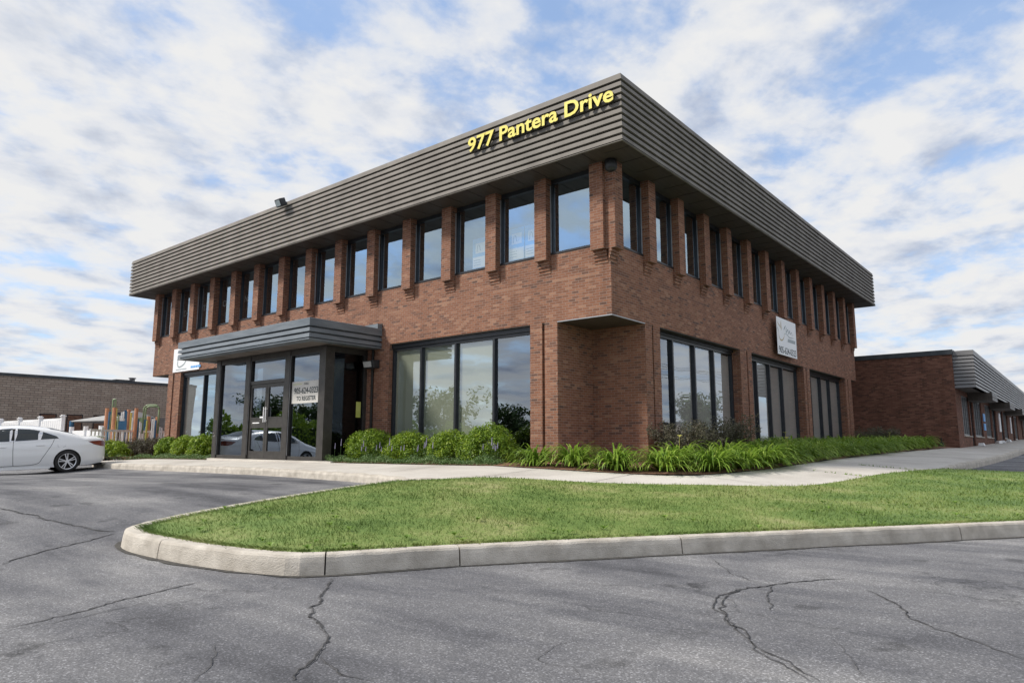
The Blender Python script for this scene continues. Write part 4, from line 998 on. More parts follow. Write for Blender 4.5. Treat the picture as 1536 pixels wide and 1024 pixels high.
    # return from the end post toward the building, lower
def picket_fence():
    A = Vector((-23.1, -1.0, 0)); B = Vector((-24.9, 2.4, 0)); zt = .50
    o = (A.x, A.y, -.6); T = thing('picket_fence', o, 'low white picket fence in front of the playground', 'fence')
    L_ = (B-A).length; d = (B-A)/L_; nrm = Vector((-d.y, d.x, 0))
    def bx(m, u0, u1, w, z0, z1, off=0):
        m2 = MB(); m2.box(u0, u1, -w+off, w+off, z0, z1); ang = math.atan2(d.y, d.x); m2.xf(Matrix.Translation((A.x, A.y, 0)) @ Matrix.Rotation(ang, 4, 'Z')); m.add(m2.v, m2.f)
    for u in (0, L_*.5, L_):
        m = MB(); bx(m, u-.06, u+.06, .06, -.9, zt+.12); bx(m, u-.08, u+.08, .08, zt+.12, zt+.16); child(m, 'post', M_WHITE, T, o)
    m = MB(); bx(m, -.6, L_+.9, .025, zt-.02, zt+.07); bx(m, -.6, L_+.9, .025, -.45, -.38); child(m, 'rail', M_WHITE, T, o)
    u = -.5
    while u < L_+.8:
        m = MB(); bx(m, u-.035, u+.035, .012, -.5, zt-.02, .03); child(m, 'picket', M_WHITE, T, o); u += .19
vinyl_fence(); picket_fence()
def low_panel():
    o = (-25, -.9, -.7); T = thing('low_fence', o, 'plain low white fence panel right behind the boot of the white car', 'fence')
    m = MB(); m.box(-26.9, -23.3, -.93, -.88, -.9, .55); child(m, 'panel', M_WHITE, T, o)
    for x in (-26.6, -25.0, -23.4):
        m = MB(); m.box(x-.05, x+.05, -1.0, -.85, -.9, .72); child(m, 'post', M_WHITE, T, o)
low_panel()
def w_at(px, py, d):
    r = ray(px, py); return CAMP+r*(d/FPX)
def playground():
    D = 29.5; c = w_at(200, 660, D); o = (c.x, c.y, -.7)
    M_OR = noise_mat('orange_post_paint', (.58, .25, .13), (.70, .34, .19), 6, .5); M_GR = noise_mat('green_tube_paint', (.22, .32, .16), (.34, .44, .26), 6, .45)
    M_BL = noise_mat('blue_plastic', (.03, .12, .24), (.06, .2, .36), 4, .4); M_DK = noise_mat('navy_panel', (.015, .025, .05), (.03, .045, .08), 4, .5)
    T = thing('playground_set', o, 'playground climbing frame with orange posts, green hoops and blue panels', 'playground')
    def post(px0, pt, d, r=.072, m=M_OR, nm='post'):
        p = w_at(px0, pt, d); mb = MB(); mb.tube([(p.x, p.y, -.8), (p.x, p.y, p.z)], r, 10); child(mb, nm, m, T, o)
    for px0, pt, d in ((161, 612, 29.6), (172, 611, 28.6), (193.5, 614, 30.4), (205, 612, 29.3), (223.5, 624, 30.6), (236.5, 625, 29.9)): post(px0, pt, d)
    for px0 in (166, 178, 219): post(px0, 622 if px0 < 200 else 640, 30, .03, M_GR, 'pole')
    M_YP = noise_mat('yellow_pole_paint', (.62, .52, .10), (.7, .6, .14), 6, .5)
    for px0, t_, m_ in ((164.5, 618, M_BL), (175, 612, M_YP), (190, 617, M_BL), (197, 619, M_YP), (208, 628, M_BL), (221, 630, M_YP), (234, 630, M_BL)): post(px0, t_, 29.4, .035, m_, 'pole')
    for px0, t_ in ((183, 618), (186, 617), (199, 626), (210, 632), (214, 634), (229, 628), (232, 627), (240, 640), (243, 641)): post(px0, t_, 29.8, .03, M_WHITE, 'pole')
    def hoop(xa, xb, top, bot, d, r=.035, d2=None):
        d2 = d2 or d; a = w_at(xa, bot, d); b = w_at(xb, bot, d2); zt = w_at(xa, top, d).z; rr = .28*(b-a).length if (b-a).length < 1 else .35; u = (b-a); L_ = u.length; u = u/L_; pts = [a]
        for k in range(7):
            t = k/6*math.pi/2; pts.append(Vector((a.x, a.y, 0))+u*(rr-rr*math.cos(t))+Vector((0, 0, zt-rr+rr*math.sin(t))))
        for k in range(7):
            t = math.pi/2-k/6*math.pi/2; pts.append(Vector((b.x, b.y, 0))-u*(rr-rr*math.cos(t))+Vector((0, 0, zt-rr+rr*math.sin(t))))
        pts.append(b); mb = MB(); mb.tube(pts, r, 8); child(mb, 'hoop', M_GR, T, o, smooth=True)
    hoop(166, 170, 598.5, 645, 29.2); hoop(213, 236, 607, 650, 29.5); hoop(216, 236.5, 609, 650, 30.3)
    def panel(px0, px1, t, b_, d, m, nm='panel', th=.05):
        a = w_at(px0, t, d); b = w_at(px1, b_, d); u = Vector((b.x-a.x, b.y-a.y, 0)); u.normalize(); n = Vector((-u.y, u.x, 0))*th
        mb = MB(); A = [(a.x, a.y), (b.x, b.y), (b.x+n.x, b.y+n.y), (a.x+n.x, a.y+n.y)]
        mb.add([(x, y, b.z) for x, y in A]+[(x, y, a.z) for x, y in A], [(0, 3, 2, 1), (4, 5, 6, 7), (0, 1, 5, 4), (1, 2, 6, 5), (2, 3, 7, 6), (3, 0, 4, 7)]); child(mb, nm, m, T, o)
    panel(163, 170, 617, 648, 30.2, M_BL); panel(176, 184, 618, 640, 31, M_DK); panel(187, 191, 615, 640, 31, M_BL); panel(178, 189, 631, 645, 29, M_BL); panel(195, 203, 632, 646, 30, M_BL)
    panel(206, 222, 626, 633, 30.8, M_GR); panel(206, 219, 634, 650, 31, M_WHITE); panel(215, 220, 629, 646, 30.2, M_BL); panel(227, 234, 626, 646, 31, M_DK); panel(238, 246, 627, 646, 32, M_FASC2)
    # blue posts with the sun shade
    o2 = w_at(125, 655, 31); o2 = (o2.x, o2.y, -.7); T2 = thing('sun_shade', o2, 'grey pitched fabric shade with blue posts beside the playground', 'shade')
    pk = w_at(165, 613, 33); e1 = w_at(104, 632, 31.5); e2 = w_at(166, 633, 30); e3 = e1+Vector((-2.2, 2.6, 0)); e4 = e2+Vector((-1.8, 3.4, 0)); e1.z = e2.z = e3.z = e4.z = 1.02
    pk = (e1+e2+e3+e4)/4+Vector((1.0, .4, 0)); pk.z = w_at(160, 615, 31.8).z
    M_SH = noise_mat('grey_shade_fabric', (.30, .30, .30), (.4, .4, .39), 2, .9)
    mb = MB(); mb.add([e1, e2, e4, e3, pk], [(0, 1, 4), (1, 2, 4), (2, 3, 4), (3, 0, 4)]); s_ = child(mb, 'canopy', M_SH, T2, o2); sm = s_.modifiers.new('s', 'SOLIDIFY'); sm.thickness = .04
    for e in (e1, e2, e3, e4):
        mb = MB(); q = e+(pk-e)*.04; mb.tube([(q.x, q.y, -.8), (q.x, q.y, e.z)], .06, 8); mb.tube([(q.x, q.y, .5), (q.x, q.y, e.z)], .1, 8); child(mb, 'post', M_BL, T2, o2)
playground()

# ------------------------------------------------------------------ plants
def quad_cloud(n, pf, size, jit=1.0):
    """n small leaf quads; pf() -> (pos, normal)"""
    mb = MB()
    for i in range(n):
        p, nr = pf(); nr = (nr+Vector((random.gauss(0, 1), random.gauss(0, 1), random.gauss(0, 1)))*.55*jit).normalized(); a = nr.orthogonal().normalized()
        a = (Matrix.Rotation(random.uniform(0, 6.28), 3, nr) @ a); b = nr.cross(a); s = size*random.uniform(.6, 1.3)
        mb.add([p-a*s-b*s*.0, p-b*s*.45, p+a*s, p+b*s*.45], [(0, 1, 2, 3)])
    return mb
def blob_shrub(rx, ry, h, n, size, lumps=26, seed=0):
    random.seed(seed); L_ = []
    lumps = int(lumps*1.35)
    for i in range(lumps):
        v = (i+.5)/lumps; t = i*2.39996+random.uniform(-.3, .3); rr = math.sqrt(max(0, 1-(v*.98)**2.4)); k = random.uniform(.70, .95)
        L_.append((Vector((math.cos(t)*rr*rx*k, math.sin(t)*rr*ry*k, .10*h+v*h*.74)), random.uniform(.13, .21)*min(rx, h)/.66))
    def pf():
        c, r = random.choice(L_); d = Vector((random.gauss(0, 1), random.gauss(0, 1), random.gauss(.25, 1))).normalized(); q = random.uniform(.45, 1.05)**.6; p = c+d*r*q
        if p.z < .02: p.z = random.uniform(.02, .1)
        return p, (d+Vector((0, 0, .3))).normalized()
    return quad_cloud(n, pf, size)
def shrub_thing(name, loc, leaf, mat, stems, label, cat, group):
    T = thing(name, loc, label, cat, group)
    leaf.build('foliage', mat, T); s = MB()
    for i in range(stems):
        a = random.uniform(0, 6.28); r = random.uniform(.05, .25); h = random.uniform(.25, .45); s.tube([(math.cos(a)*.04, math.sin(a)*.04, -.05), (math.cos(a)*r, math.sin(a)*r, h)], [.014, .006], 5)
    s.build('stem', M_BARK, T); return T
boxes = [(-7.1, -.42, .76, .76, 'widest front boxwood shrub, nearest the entrance'), (-5.6, -.44, .66, .72, 'second boxwood shrub along the front windows from the entrance'), (-4.15, -.46, .60, .70, 'third boxwood shrub along the front windows from the entrance'),
         (-3.0, -.44, .70, .84, 'tallest round boxwood shrub before the dark right window pane')]
for i, (x, y, r, h, lab) in enumerate(boxes):
    z = zbed(x, y)
    T = shrub_thing('boxwood_shrub', (x, y, z), blob_shrub(r, r*.75, h, 15000, .024, 40, 10+i), M_BOX, 7, lab, 'shrub', 'boxwood shrubs along the front wall')
lb = [(-18.35, -.5, .55, .72, 'left of the three green shrubs left of the entrance'), (-17.0, -.5, .58, .75, 'middle of the three green shrubs left of the entrance'), (-15.7, -.55, .58, .78, 'right of the three green shrubs, against the entrance post'), (-22.6, -.75, 1.0, .62, 'low spreading green shrub by the picket fence behind the car')]
for i, (x, y, r, h, lab) in enumerate(lb):
    shrub_thing('boxwood_shrub', (x, y, zbed(x, y)), blob_shrub(r, r*.7, h, 7500, .034, 30, 30+i), M_BOX, 6, lab, 'shrub', 'green shrubs left of the entrance')
def wispy(rx, ry, h, n, seed, size=.016):
    random.seed(seed); st = [(Vector((random.uniform(-.4, .4)*rx, random.uniform(-.4, .4)*ry, 0)), Vector((random.uniform(-1, 1)*rx, random.uniform(-1, 1)*ry, h*random.uniform(.55, 1.05)))) for k in range(70)]
    mb = MB()
    for a, b in st: mb.tube([a, (a+b)/2+Vector((0, 0, .08)), b], [.006, .004, .002], 3, False)
    def pf():
        a, b = random.choice(st); t = random.uniform(.3, 1); p = a+(b-a)*t+Vector((random.gauss(0, .04), random.gauss(0, .04), random.gauss(.05, .04))); return p, Vector((random.gauss(0, 1), random.gauss(0, 1), 1)).normalized()
    q = quad_cloud(n, pf, size); mb.mi = 1; mb.add(q.v, q.f); return mb
for i, (x, y, rx, ry, h, mt, lab) in enumerate([(-20.6, -.2, 1.3, .5, .75, M_BERB, 'dark purple barberry shrub beside the left building corner'), (-22.3, .1, 1.1, .5, .65, M_BERB, 'dark purple barberry shrub in front of the picket fence'),
                                                (.55, 2.0, .8, .75, .80, M_SPI, 'grey-green wispy shrub under the first side window'), (.75, 3.4, .9, .9, .92, M_SPI, 'taller purplish wispy shrub before the first side window'), (.9, 18.2, .8, .8, .75, M_SPI, 'small purplish wispy shrub at the far end of the lily bed')]):
    T = thing('wispy_shrub', (x, y, zbed(x, y)), lab, 'shrub'); wispy(rx, ry, h, 9000, 50+i, .026).build('foliage', [M_BARK, mt], T)
def lily_mesh(seed, n=230, L0=.88):
    random.seed(seed); mb = MB()
    for i in range(n):
        a = random.uniform(0, 2*math.pi); L_ = L0*random.uniform(.6, 1.15); el = random.uniform(.45, 1.25); w = random.uniform(.013, .022)
        p = Vector((math.cos(a)*random.uniform(0, .09), math.sin(a)*random.uniform(0, .09), 0)); hd = Vector((math.cos(a), math.sin(a), 0)); sd = Vector((-hd.y, hd.x, 0)); S = 7; dr = random.uniform(2.1, 3.4); pr = None
        for k in range(S+1):
            t = k/S; ww = w*(1.0 if t < .5 else max(.08, 1-(t-.5)*1.9)); q = (p-sd*ww+Vector((0, 0, w*.3)), p+sd*ww+Vector((0, 0, w*.3)))
            if pr: mb.quad(pr[0], q[0], q[1], pr[1])
            pr = q; e = el-dr*t*t; p = p+(hd*math.cos(e)+Vector((0, 0, 1))*math.sin(e))*(L_/S)
            if p.z < .02: p.z = .02
    return mb
LM = [lily_mesh(100+i).build('foliage', M_DAY) for i in range(4)]
for m in LM: COL.objects.unlink(m)
spots = [(-1.55, -.66, .98, 'leftmost daylily clump, before the brick pilaster groove'), (-.62, -.64, 1.0, 'second daylily clump, under the recessed brick corner'), (.32, -.60, 1.02, 'third daylily clump from the left, right of the recessed corner')]
k = 0
for x, y, s, lab in spots:
    spots_l = None
lil = [(x, y, s, lab) for x, y, s, lab in spots]
random.seed(5)
for (x, y), nm in zip([(1.15, -.28), (1.75, .45), (.95, .75)], ['large daylily clump bulging toward the pavement corner', 'daylily clump at the bend of the bed beside the pavement', 'daylily clump behind the bend of the bed, below the wispy shrub']): lil.append((x, y, 1.05, nm))
ORD = 'first second third fourth fifth sixth seventh eighth ninth tenth eleventh twelfth thirteenth fourteenth fifteenth sixteenth seventeenth eighteenth nineteenth twentieth twenty-first twenty-second twenty-third twenty-fourth twenty-fifth'.split()
for x0, rn, ya, st in ((1.98, 'nearest the side pavement', 1.3, .84), (1.25, 'in the middle of the side bed', 2.1, .9), (.5, 'closest to the side windows', 4.9, .95)):
    y = ya; q = 0
    while y < 20.4:
        lil.append((x0+random.uniform(-.1, .1)+(.012*y), y+random.uniform(-.12, .12), random.uniform(.95, 1.15), ORD[q]+' daylily clump from the corner in the row '+rn)); y += st; q += 1
for i, (x, y, s, lab) in enumerate(lil):
    T = thing('daylily', (x, y, zbed(x, y)-.01), lab or 'arching bright green daylily clump in the dense row along the side wall', 'plant', 'daylily clumps in the side bed', random.uniform(0, 6.28))
    T.scale = (s, s, s*random.uniform(.72, .95)); c = LM[i % 4].copy(); COL.objects.link(c); c.parent = T
    if i in (5, 9, 21, 33):
        f = MB(); a = Vector((.1, .05, .62))
        f.tube([(0, 0, 0), a], [.005, .003], 4)
        for q in range(6): t = q/6*6.28; f.add([a, a+Vector((math.cos(t-.25)*.05, math.sin(t-.25)*.05, .04)), a+Vector((math.cos(t)*.075, math.sin(t)*.075, .035)), a+Vector((math.cos(t+.25)*.05, math.sin(t+.25)*.05, .04))], [(0, 1, 2, 3)])
        f.build('flower', M_FLW, T)
for m in LM: pass
def cover():
    random.seed(77)
    def patch(n, xr, yr, hs, seed):
        def pf():
            while True:
                x = random.uniform(*xr); y = random.uniform(*yr); h = hs*(.35+.65*abs(math.sin(x*4.1+seed)*math.cos(y*5+x*1.7)))
                p = Vector((x, y, zbed(x, y)+random.uniform(0, h))); return p, Vector((random.gauss(0, .6), random.gauss(0, .6)-.3, 1)).normalized()
        return quad_cloud(n, pf, .02)
    mb = patch(9500, (-8.0, -2.2), (-1.22, -.85), .20, 0); q = patch(6500, (-19.8, -14.2), (-1.22, -.8), .20, 1); mb.add(q.v, q.f); q = patch(3000, (-24, -19.8), (-1.22, -.5), .2, 1); mb.add(q.v, q.f)
    q = patch(2500, (-7.9, -2.4), (-.95, -.6), .42, 3); mb.add(q.v, q.f)
    tag(mb.build('ground_cover', M_COVER), 'low grey-green ground cover along the front edge of the bed', 'ground cover', kind='stuff')
    fl = MB()
    for i in range(26):
        x = random.uniform(-7.9, -4.2) if i < 20 else random.uniform(-3, -2.3); y = random.uniform(-1.05, -.85); z = zbed(x, y); h = random.uniform(.35, .6)
        fl.tube([(x, y, z), (x+.02, y, z+h*.7)], .004, 4); fl.mi = 1; fl.tube([(x+.02, y, z+h*.7), (x+.03, y, z+h)], [.014, .006], 5); fl.mi = 0
    tag(fl.build('lavender_spike', [M_COVER, M_LAV]), 'thin purple flower spikes standing in the ground cover before the shrubs', 'flowers', kind='stuff')
    w = MB(); random.seed(3)
    for (x0, y0, x1, y1) in ((3.0, 2.35, 4.0, 2.25), (3.3, 4.57, 4.5, 4.5)):
        for i in range(45):
            t = random.random(); x = x0+(x1-x0)*t; y = y0+(y1-y0)*t+random.gauss(0, .02); z = zw(x, y); w.add([(x-.006, y, z), (x+.006, y, z), (x+random.gauss(0, .02), y+random.gauss(0, .02), z+random.uniform(.02, .05))], [(0, 1, 2)])
    tag(w.build('joint_weed', M_DAY), 'tufts of weed growing in the cracks of the side pavement', 'weeds', kind='stuff')
cover()

# ------------------------------------------------------------------ white saloon car
def car_profiles():
    def interp(x, pts):
        for (a, b), (c, d) in zip(pts[:-1], pts[1:]):
            if x <= c: t = (x-a)/(c-a); t = max(0, min(1, t)); t2 = t*t*(3-2*t); return b+(d-b)*(.55*t+.45*t2)
        return pts[-1][1]
    top = [(0, .95), (.06, 1.03), (.15, 1.065), (.45, 1.085), (.62, 1.10), (1.0, 1.235), (1.45, 1.375), (1.9, 1.445), (2.35, 1.465), (2.8, 1.45), (3.2, 1.37), (3.75, 1.10), (3.9, 1.03), (4.4, .93), (4.75, .80), (4.88, .62), (4.92, .55)]
    belt = [(0, .90), (.5, .985), (1.0, .99), (2.0, .955), (3.0, .91), (3.8, .87), (4.5, .76), (4.92, .5)]
    bot = [(0, .36), (.12, .26), (.5, .20), (1.5, .17), (3.5, .17), (4.6, .17), (4.92, .25)]
    wid = [(0, .66), (.05, .74), (.15, .82), (.35, .885), (.8, .92), (1.8, .925), (3.6, .925), (4.2, .90), (4.6, .80), (4.8, .66), (4.92, .45)]
    return (lambda x: interp(x, top)), (lambda x: interp(x, belt)), (lambda x: interp(x, bot)), (lambda x: interp(x, wid))
tp, bl, bo, wd = car_profiles()
def hw(x, z):
    """half width of the car side at length x and height z"""
    W, B, b, T = wd(x), bl(x), bo(x), tp(x)
    if z <= B:
        t = (z-b)/(B-b)
        return W*(.955+.045*math.sin(math.pi*min(1, max(0, t*1.05)))-.02*max(0, t-.8)/.2)-.0+(.020*math.exp(-((t-.80)/.06)**2))+(.010*math.exp(-((t-.16)/.06)**2))
    t = min(1, (z-B)/max(.05, (T-B))); Wb = W*(.955+.045*math.sin(math.pi*1.0)-.02)
    Wb = W*.938
    return Wb*(1-.20*t**1.1)*math.sqrt(max(0, 1-t**7))
def build_car():
    T = thing('parked_car', (0, 0, 0), 'white four-door saloon parked at the left edge with its boot toward the pavement', 'car')
    M_PAINT, t, p, o = newmat('white_car_paint'); p.inputs['Base Color'].default_value = (.72, .745, .77, 1); p.inputs['Roughness'].default_value = .28; p.inputs['Coat Weight'].default_value = 1; p.inputs['Coat Roughness'].default_value = .03
    nz = N(t, 'ShaderNodeTexNoise', i_Scale=2.0); rr = ramp(t, [(.3, (.90, .91, .92)), (.7, (.93, .94, .945))]); t.links.new(nz.outputs[0], rr.inputs[0]); t.links.new(rr.outputs[0], p.inputs['Base Color'])
    M_CG, t, p, o = newmat('car_window_glass'); p.inputs['Base Color'].default_value = (.02, .03, .036, 1); p.inputs['Roughness'].default_value = .05; p.inputs['Specular IOR Level'].default_value = .6
    M_RUB = noise_mat('tyre_rubber', (.018, .018, .018), (.03, .03, .03), 30, .75); M_ALLOY = noise_mat('machined_alloy', (.70, .71, .73), (.8, .81, .83), 20, .35, .5); M_CHR = noise_mat('chrome_trim', (.6, .6, .62), (.7, .7, .72), 10, .12, 1)
    M_TAIL = noise_mat('tail_lamp_lens', (.16, .035, .02), (.26, .06, .03), 12, .15, coat=1)
    xs = [0, .015, .04, .08, .13, .2, .3, .42, .55, .65, .8, .95, 1.1, 1.3, 1.5, 1.7, 1.9, 2.1, 2.35, 2.6, 2.8, 3.0, 3.2, 3.4, 3.6, 3.75, 3.9, 4.1, 4.3, 4.5, 4.65, 4.75, 4.83, 4.88, 4.92]
    NS = 26; mb = MB(); rings = []
    for x in xs:
        b, T_ = bo(x), tp(x); zs = [b+(T_-b)*math.sin(.5*math.pi*k/(NS-1)) for k in range(NS)]
        side = [(hw(x, min(z, T_-1e-4)), z) for z in zs]; side[-1] = (0, T_+.006)
        ring = [(x, 0, b)]+[(x, w, z) for w, z in side]+[(x, -w, z) for w, z in side[-2::-1]]; rings.append(ring)
    n = len(rings[0]); mb.v = [v for r in rings for v in r]
    for i in range(len(rings)-1):
        for j in range(n): mb.f.append((i*n+j, i*n+(j+1) % n, (i+1)*n+(j+1) % n, (i+1)*n+j)); mb.m.append(0)
    mb.f.append(tuple(range(n))); mb.f.append(tuple((len(rings)-1)*n+j for j in range(n))[::-1]); mb.m += [0, 0]
    body = mb.build('body', [M_PAINT, M_BLACK], T, smooth=True)
    # wheel arches
    cut = MB(); cut.mi = 0
    for wx in (1.06, 3.84):
        for s in (1, -1):
            cut.lathe([(.001, .58*s), (.365, .58*s), (.365, 1.1*s), (.001, 1.1*s)], 40, 'y', (wx, 0, .335))
    cob = cut.build('cutter', M_BLACK, T)
    bpy.context.view_layer.update()
    md = body.modifiers.new('b', 'BOOLEAN'); md.object = cob; md.operation = 'DIFFERENCE'; md.solver = 'EXACT'; md.material_mode = 'TRANSFER'
    dg = bpy.context.evaluated_depsgraph_get(); me = bpy.data.meshes.new_from_object(body.evaluated_get(dg)); body.modifiers.clear(); body.data = me; bpy.data.objects.remove(cob)
    a = None
    for p_ in me.polygons:
        p_.use_smooth = True
    try:
        me.set_sharp_from_angle(angle=R_(35))
    except Exception: pass
    def patch(poly, off, m, nm, par=T, sgn=(1, -1), d=.012, n=14):
        """polygon in (x, z) draped on the side"""
        for s in sgn:
            mb = MB()
            # triangulated scan: sample rows between lower and upper outline
            xs_ = [q[0] for q in poly]; x0, x1 = min(xs_), max(xs_); rows = []
            for i in range(n+1):
                x = x0+(x1-x0)*min(.999, max(.001, i/n)); zz = []
                for (ax, az), (bx, bz) in zip(poly, poly[1:]+poly[:1]):
                    if (ax <= x < bx) or (bx <= x < ax): zz.append(az+(bz-az)*(x-ax)/(bx-ax))
                if len(zz) < 2: continue
                lo, hi = min(zz), max(zz); rows.append([(x, s*(hw(x, lo+(hi-lo)*k/5)+off), lo+(hi-lo)*k/5) for k in range(6)])
            vs = [v for r in rows for v in r]; mb.add(vs, [(i*6+j, i*6+j+1, (i+1)*6+j+1, (i+1)*6+j) for i in range(len(rows)-1) for j in range(5)])
            mb.build(nm, m, par, smooth=True)
    patch([(1.26, 1.02), (1.33, 1.11), (1.74, 1.275), (2.0, 1.34), (2.4, 1.372), (2.75, 1.358), (3.07, 1.262), (3.46, 1.02), (3.49, .95), (2.4, .97), (1.6, 1.005)], .003, M_CHR, 'window_trim')
    patch([(1.30, 1.035), (1.36, 1.105), (1.74, 1.258), (1.765, 1.015)], .007, M_CG, 'quarter_glass', n=8)
    patch([(1.805, 1.01), (1.78, 1.272), (2.0, 1.325), (2.38, 1.352), (2.40, .985)], .007, M_CG, 'rear_door_glass', n=10)
    patch([(2.47, .98), (2.46, 1.355), (2.75, 1.342), (3.05, 1.25), (3.42, 1.02), (3.45, .965)], .007, M_CG, 'front_door_glass', n=12)
    # pillar between panes
    patch([(2.40, 1.0), (2.38, 1.345), (2.48, 1.35), (2.50, 1.0)], .009, M_BLACK, 'pillar', n=3)
    def seam(pts, w=.011):
        mb = MB()
        for s in (1, -1):
            P_ = smooth_line([(x, 0, z) for x, z in pts], .04)
            pr = None
            for i, p_ in enumerate(P_):
                d = P_[min(i+1, len(P_)-1)]-P_[max(i-1, 0)]; nr = Vector((-d.z, 0, d.x)).normalized()*w*.5
                q = [Vector((p_.x+k*nr.x, s*(hw(p_.x, p_.z)+.003), p_.z+k*nr.z)) for k in (-1, 1)]
                if pr: mb.quad(pr[0], q[0], q[1], pr[1])
                pr = q
        return mb
    sm_ = seam([(2.44, .99), (2.45, .7), (2.43, .3), (2.42, .26)]); k_ = seam([(1.42, 1.03), (1.46, .90), (1.62, .62), (1.72, .45), (1.80, .32), (2.0, .27), (2.42, .26)]); sm_.add(k_.v, k_.f)
    k_ = seam([(2.42, .26), (3.3, .26), (3.42, .4), (3.44, .92)]); sm_.add(k_.v, k_.f); k_ = seam([(1.12, .86), (1.14, .79), (1.22, .76), (1.32, .78), (1.33, .86)], .004); sm_.add(k_.v, k_.f)
    sm_.build('door_seam', M_BLACK, T)
    cr = seam([(.5, .88), (1.3, .86), (2.4, .80), (3.4, .76)], .010); cr.build('crease', M_EDGE, T) if False else None
    for hx, hz in ((1.78, .845), (2.72, .81)):
        for s in (1, -1):
            y = hw(hx, hz); MB().box(hx-.11, hx+.11, s*(y-.005), s*(y+.03), hz-.016, hz+.016).build('door_handle', M_PAINT, T, bevel=.01)
    patch([(.0, .77), (.0, .93), (.12, .945), (.34, .935), (.52, .925), (.34, .82), (.12, .765)], .006, M_TAIL, 'tail_lamp', n=10)
    mb = MB(); mb.box(-.012, .0, -.62, .62, .80, .88); mb.build('boot_lamp_bar', M_TAIL, T)
    mb = MB(); mb.box(-.015, .02, -.26, .26, .62, .75); mb.build('number_plate', M_BANNER, T)
    mb = MB(); mb.add([(-.02, -.6, 1.045), (-.02, .6, 1.045), (.2, .66, 1.085), (.2, -.66, 1.085), (-.02, -.6, 1.07), (-.02, .6, 1.07), (.2, .66, 1.095), (.2, -.66, 1.095)], [(0, 3, 2, 1), (4, 5, 6, 7), (0, 1, 5, 4), (1, 2, 6, 5), (2, 3, 7, 6), (3, 0, 4, 7)]); mb.build('boot_spoiler', M_PAINT, T, bevel=.006)
    # rear screen and windscreen draped on the top
    def screen(x0, x1, wf, nm):
        mb = MB(); n = 8
        vs = []
        for i in range(n+1):
            x = x0+(x1-x0)*i/n; T_ = tp(x)
            for k in range(-4, 5):
                y = k/4*wf; # find z on surface
                lo, hi = bl(x), T_
                for _ in range(24):
                    m_ = (lo+hi)/2
                    if hw(x, m_) > abs(y): lo = m_
                    else: hi = m_
                vs.append((x, y, lo+.008))
        mb.add(vs, [(i*9+j, i*9+j+1, (i+1)*9+j+1, (i+1)*9+j) for i in range(n) for j in range(8)]); mb.build(nm, M_CG, T, smooth=True)
    screen(.78, 1.5, .56, 'rear_screen'); screen(3.05, 3.68, .6, 'windscreen')
    # skirt, mirrors, wheels
    for s in (1, -1):
        MB().box(1.5, 3.4, s*.86, s*.90, .135, .20).build('side_skirt', M_PAINT, T, bevel=.01); MB().box(3.15, 3.3, s*.90, s*1.06, .95, 1.08).build('door_mirror', M_PAINT, T, bevel=.03)
    mb = MB(); mb.box(.08, 4.6, -.72, .72, .18, .24); mb.build('underbody', M_BLACK, T)
    w0_ = None
    for wx in (1.06, 3.84):
        for s in (1, -1):
            if w0_ is None:
                W = MB().lathe([(.235, -.10), (.325, -.105), (.334, -.085), (.335, .085), (.325, .105), (.245, .11), (.235, .10)], 48, 'y').build('wheel', M_RUB, T, smooth=True)
                MB().lathe([(.001, .0), (.235, .0), (.238, .07)], 40, 'y').build('wheel_barrel', M_BLACK, W)
                r = MB(); r.lathe([(.222, .095), (.243, .112), (.243, .10), (.222, .085)], 48, 'y'); r.lathe([(.001, .098), (.05, .096), (.055, .07)], 16, 'y')
                for q in range(5):
                    for dd in (-.13, .13):
                        a1 = q/5*2*math.pi+math.pi/2+.2; a2 = a1+dd*1.25
                        p1 = Vector((math.cos(a1+dd*1.6)*.045, 0, math.sin(a1+dd*1.6)*.045)); p2 = Vector((math.cos(a2)*.236, 0, math.sin(a2)*.236)); u = (p2-p1).normalized(); v = Vector((-u.z, 0, u.x))*.0125
                        r.add([p1-v+Vector((0, .10, 0)), p1+v+Vector((0, .10, 0)), p2+v+Vector((0, .105, 0)), p2-v+Vector((0, .105, 0)), p1-v+Vector((0, .07, 0)), p1+v+Vector((0, .07, 0)), p2+v+Vector((0, .075, 0)), p2-v+Vector((0, .075, 0))],
                              [(0, 1, 2, 3), (4, 7, 6, 5), (0, 4, 5, 1), (1, 5, 6, 2), (2, 6, 7, 3), (3, 7, 4, 0)])
                r.build('rim', M_ALLOY, W); w0_ = W; c = W
            else: c = copy_tree(w0_, T)
            c.location = (wx, s*.80, .335); c.rotation_euler = (0, .3*wx, 0 if s == 1 else math.pi)
    return T
car = build_car()
def place_car(T, wc, heading, pitch):
    # local +x forward, +y left side; rear-left wheel contact at wc
    h = Vector((heading[0], heading[1], 0)).normalized(); l = Vector((-h.y, h.x, 0))
    R = Matrix(((h.x, l.x, 0), (h.y, l.y, 0), (0, 0, 1))).to_4x4() @ Matrix.Rotation(pitch, 4, 'Y')
    off = R @ Vector((1.06, .9, 0)); T.matrix_world = Matrix.Translation(Vector(wc)-off) @ R
place_car(car, surf(100, 708), (-.13, -.99), R_(2.0))

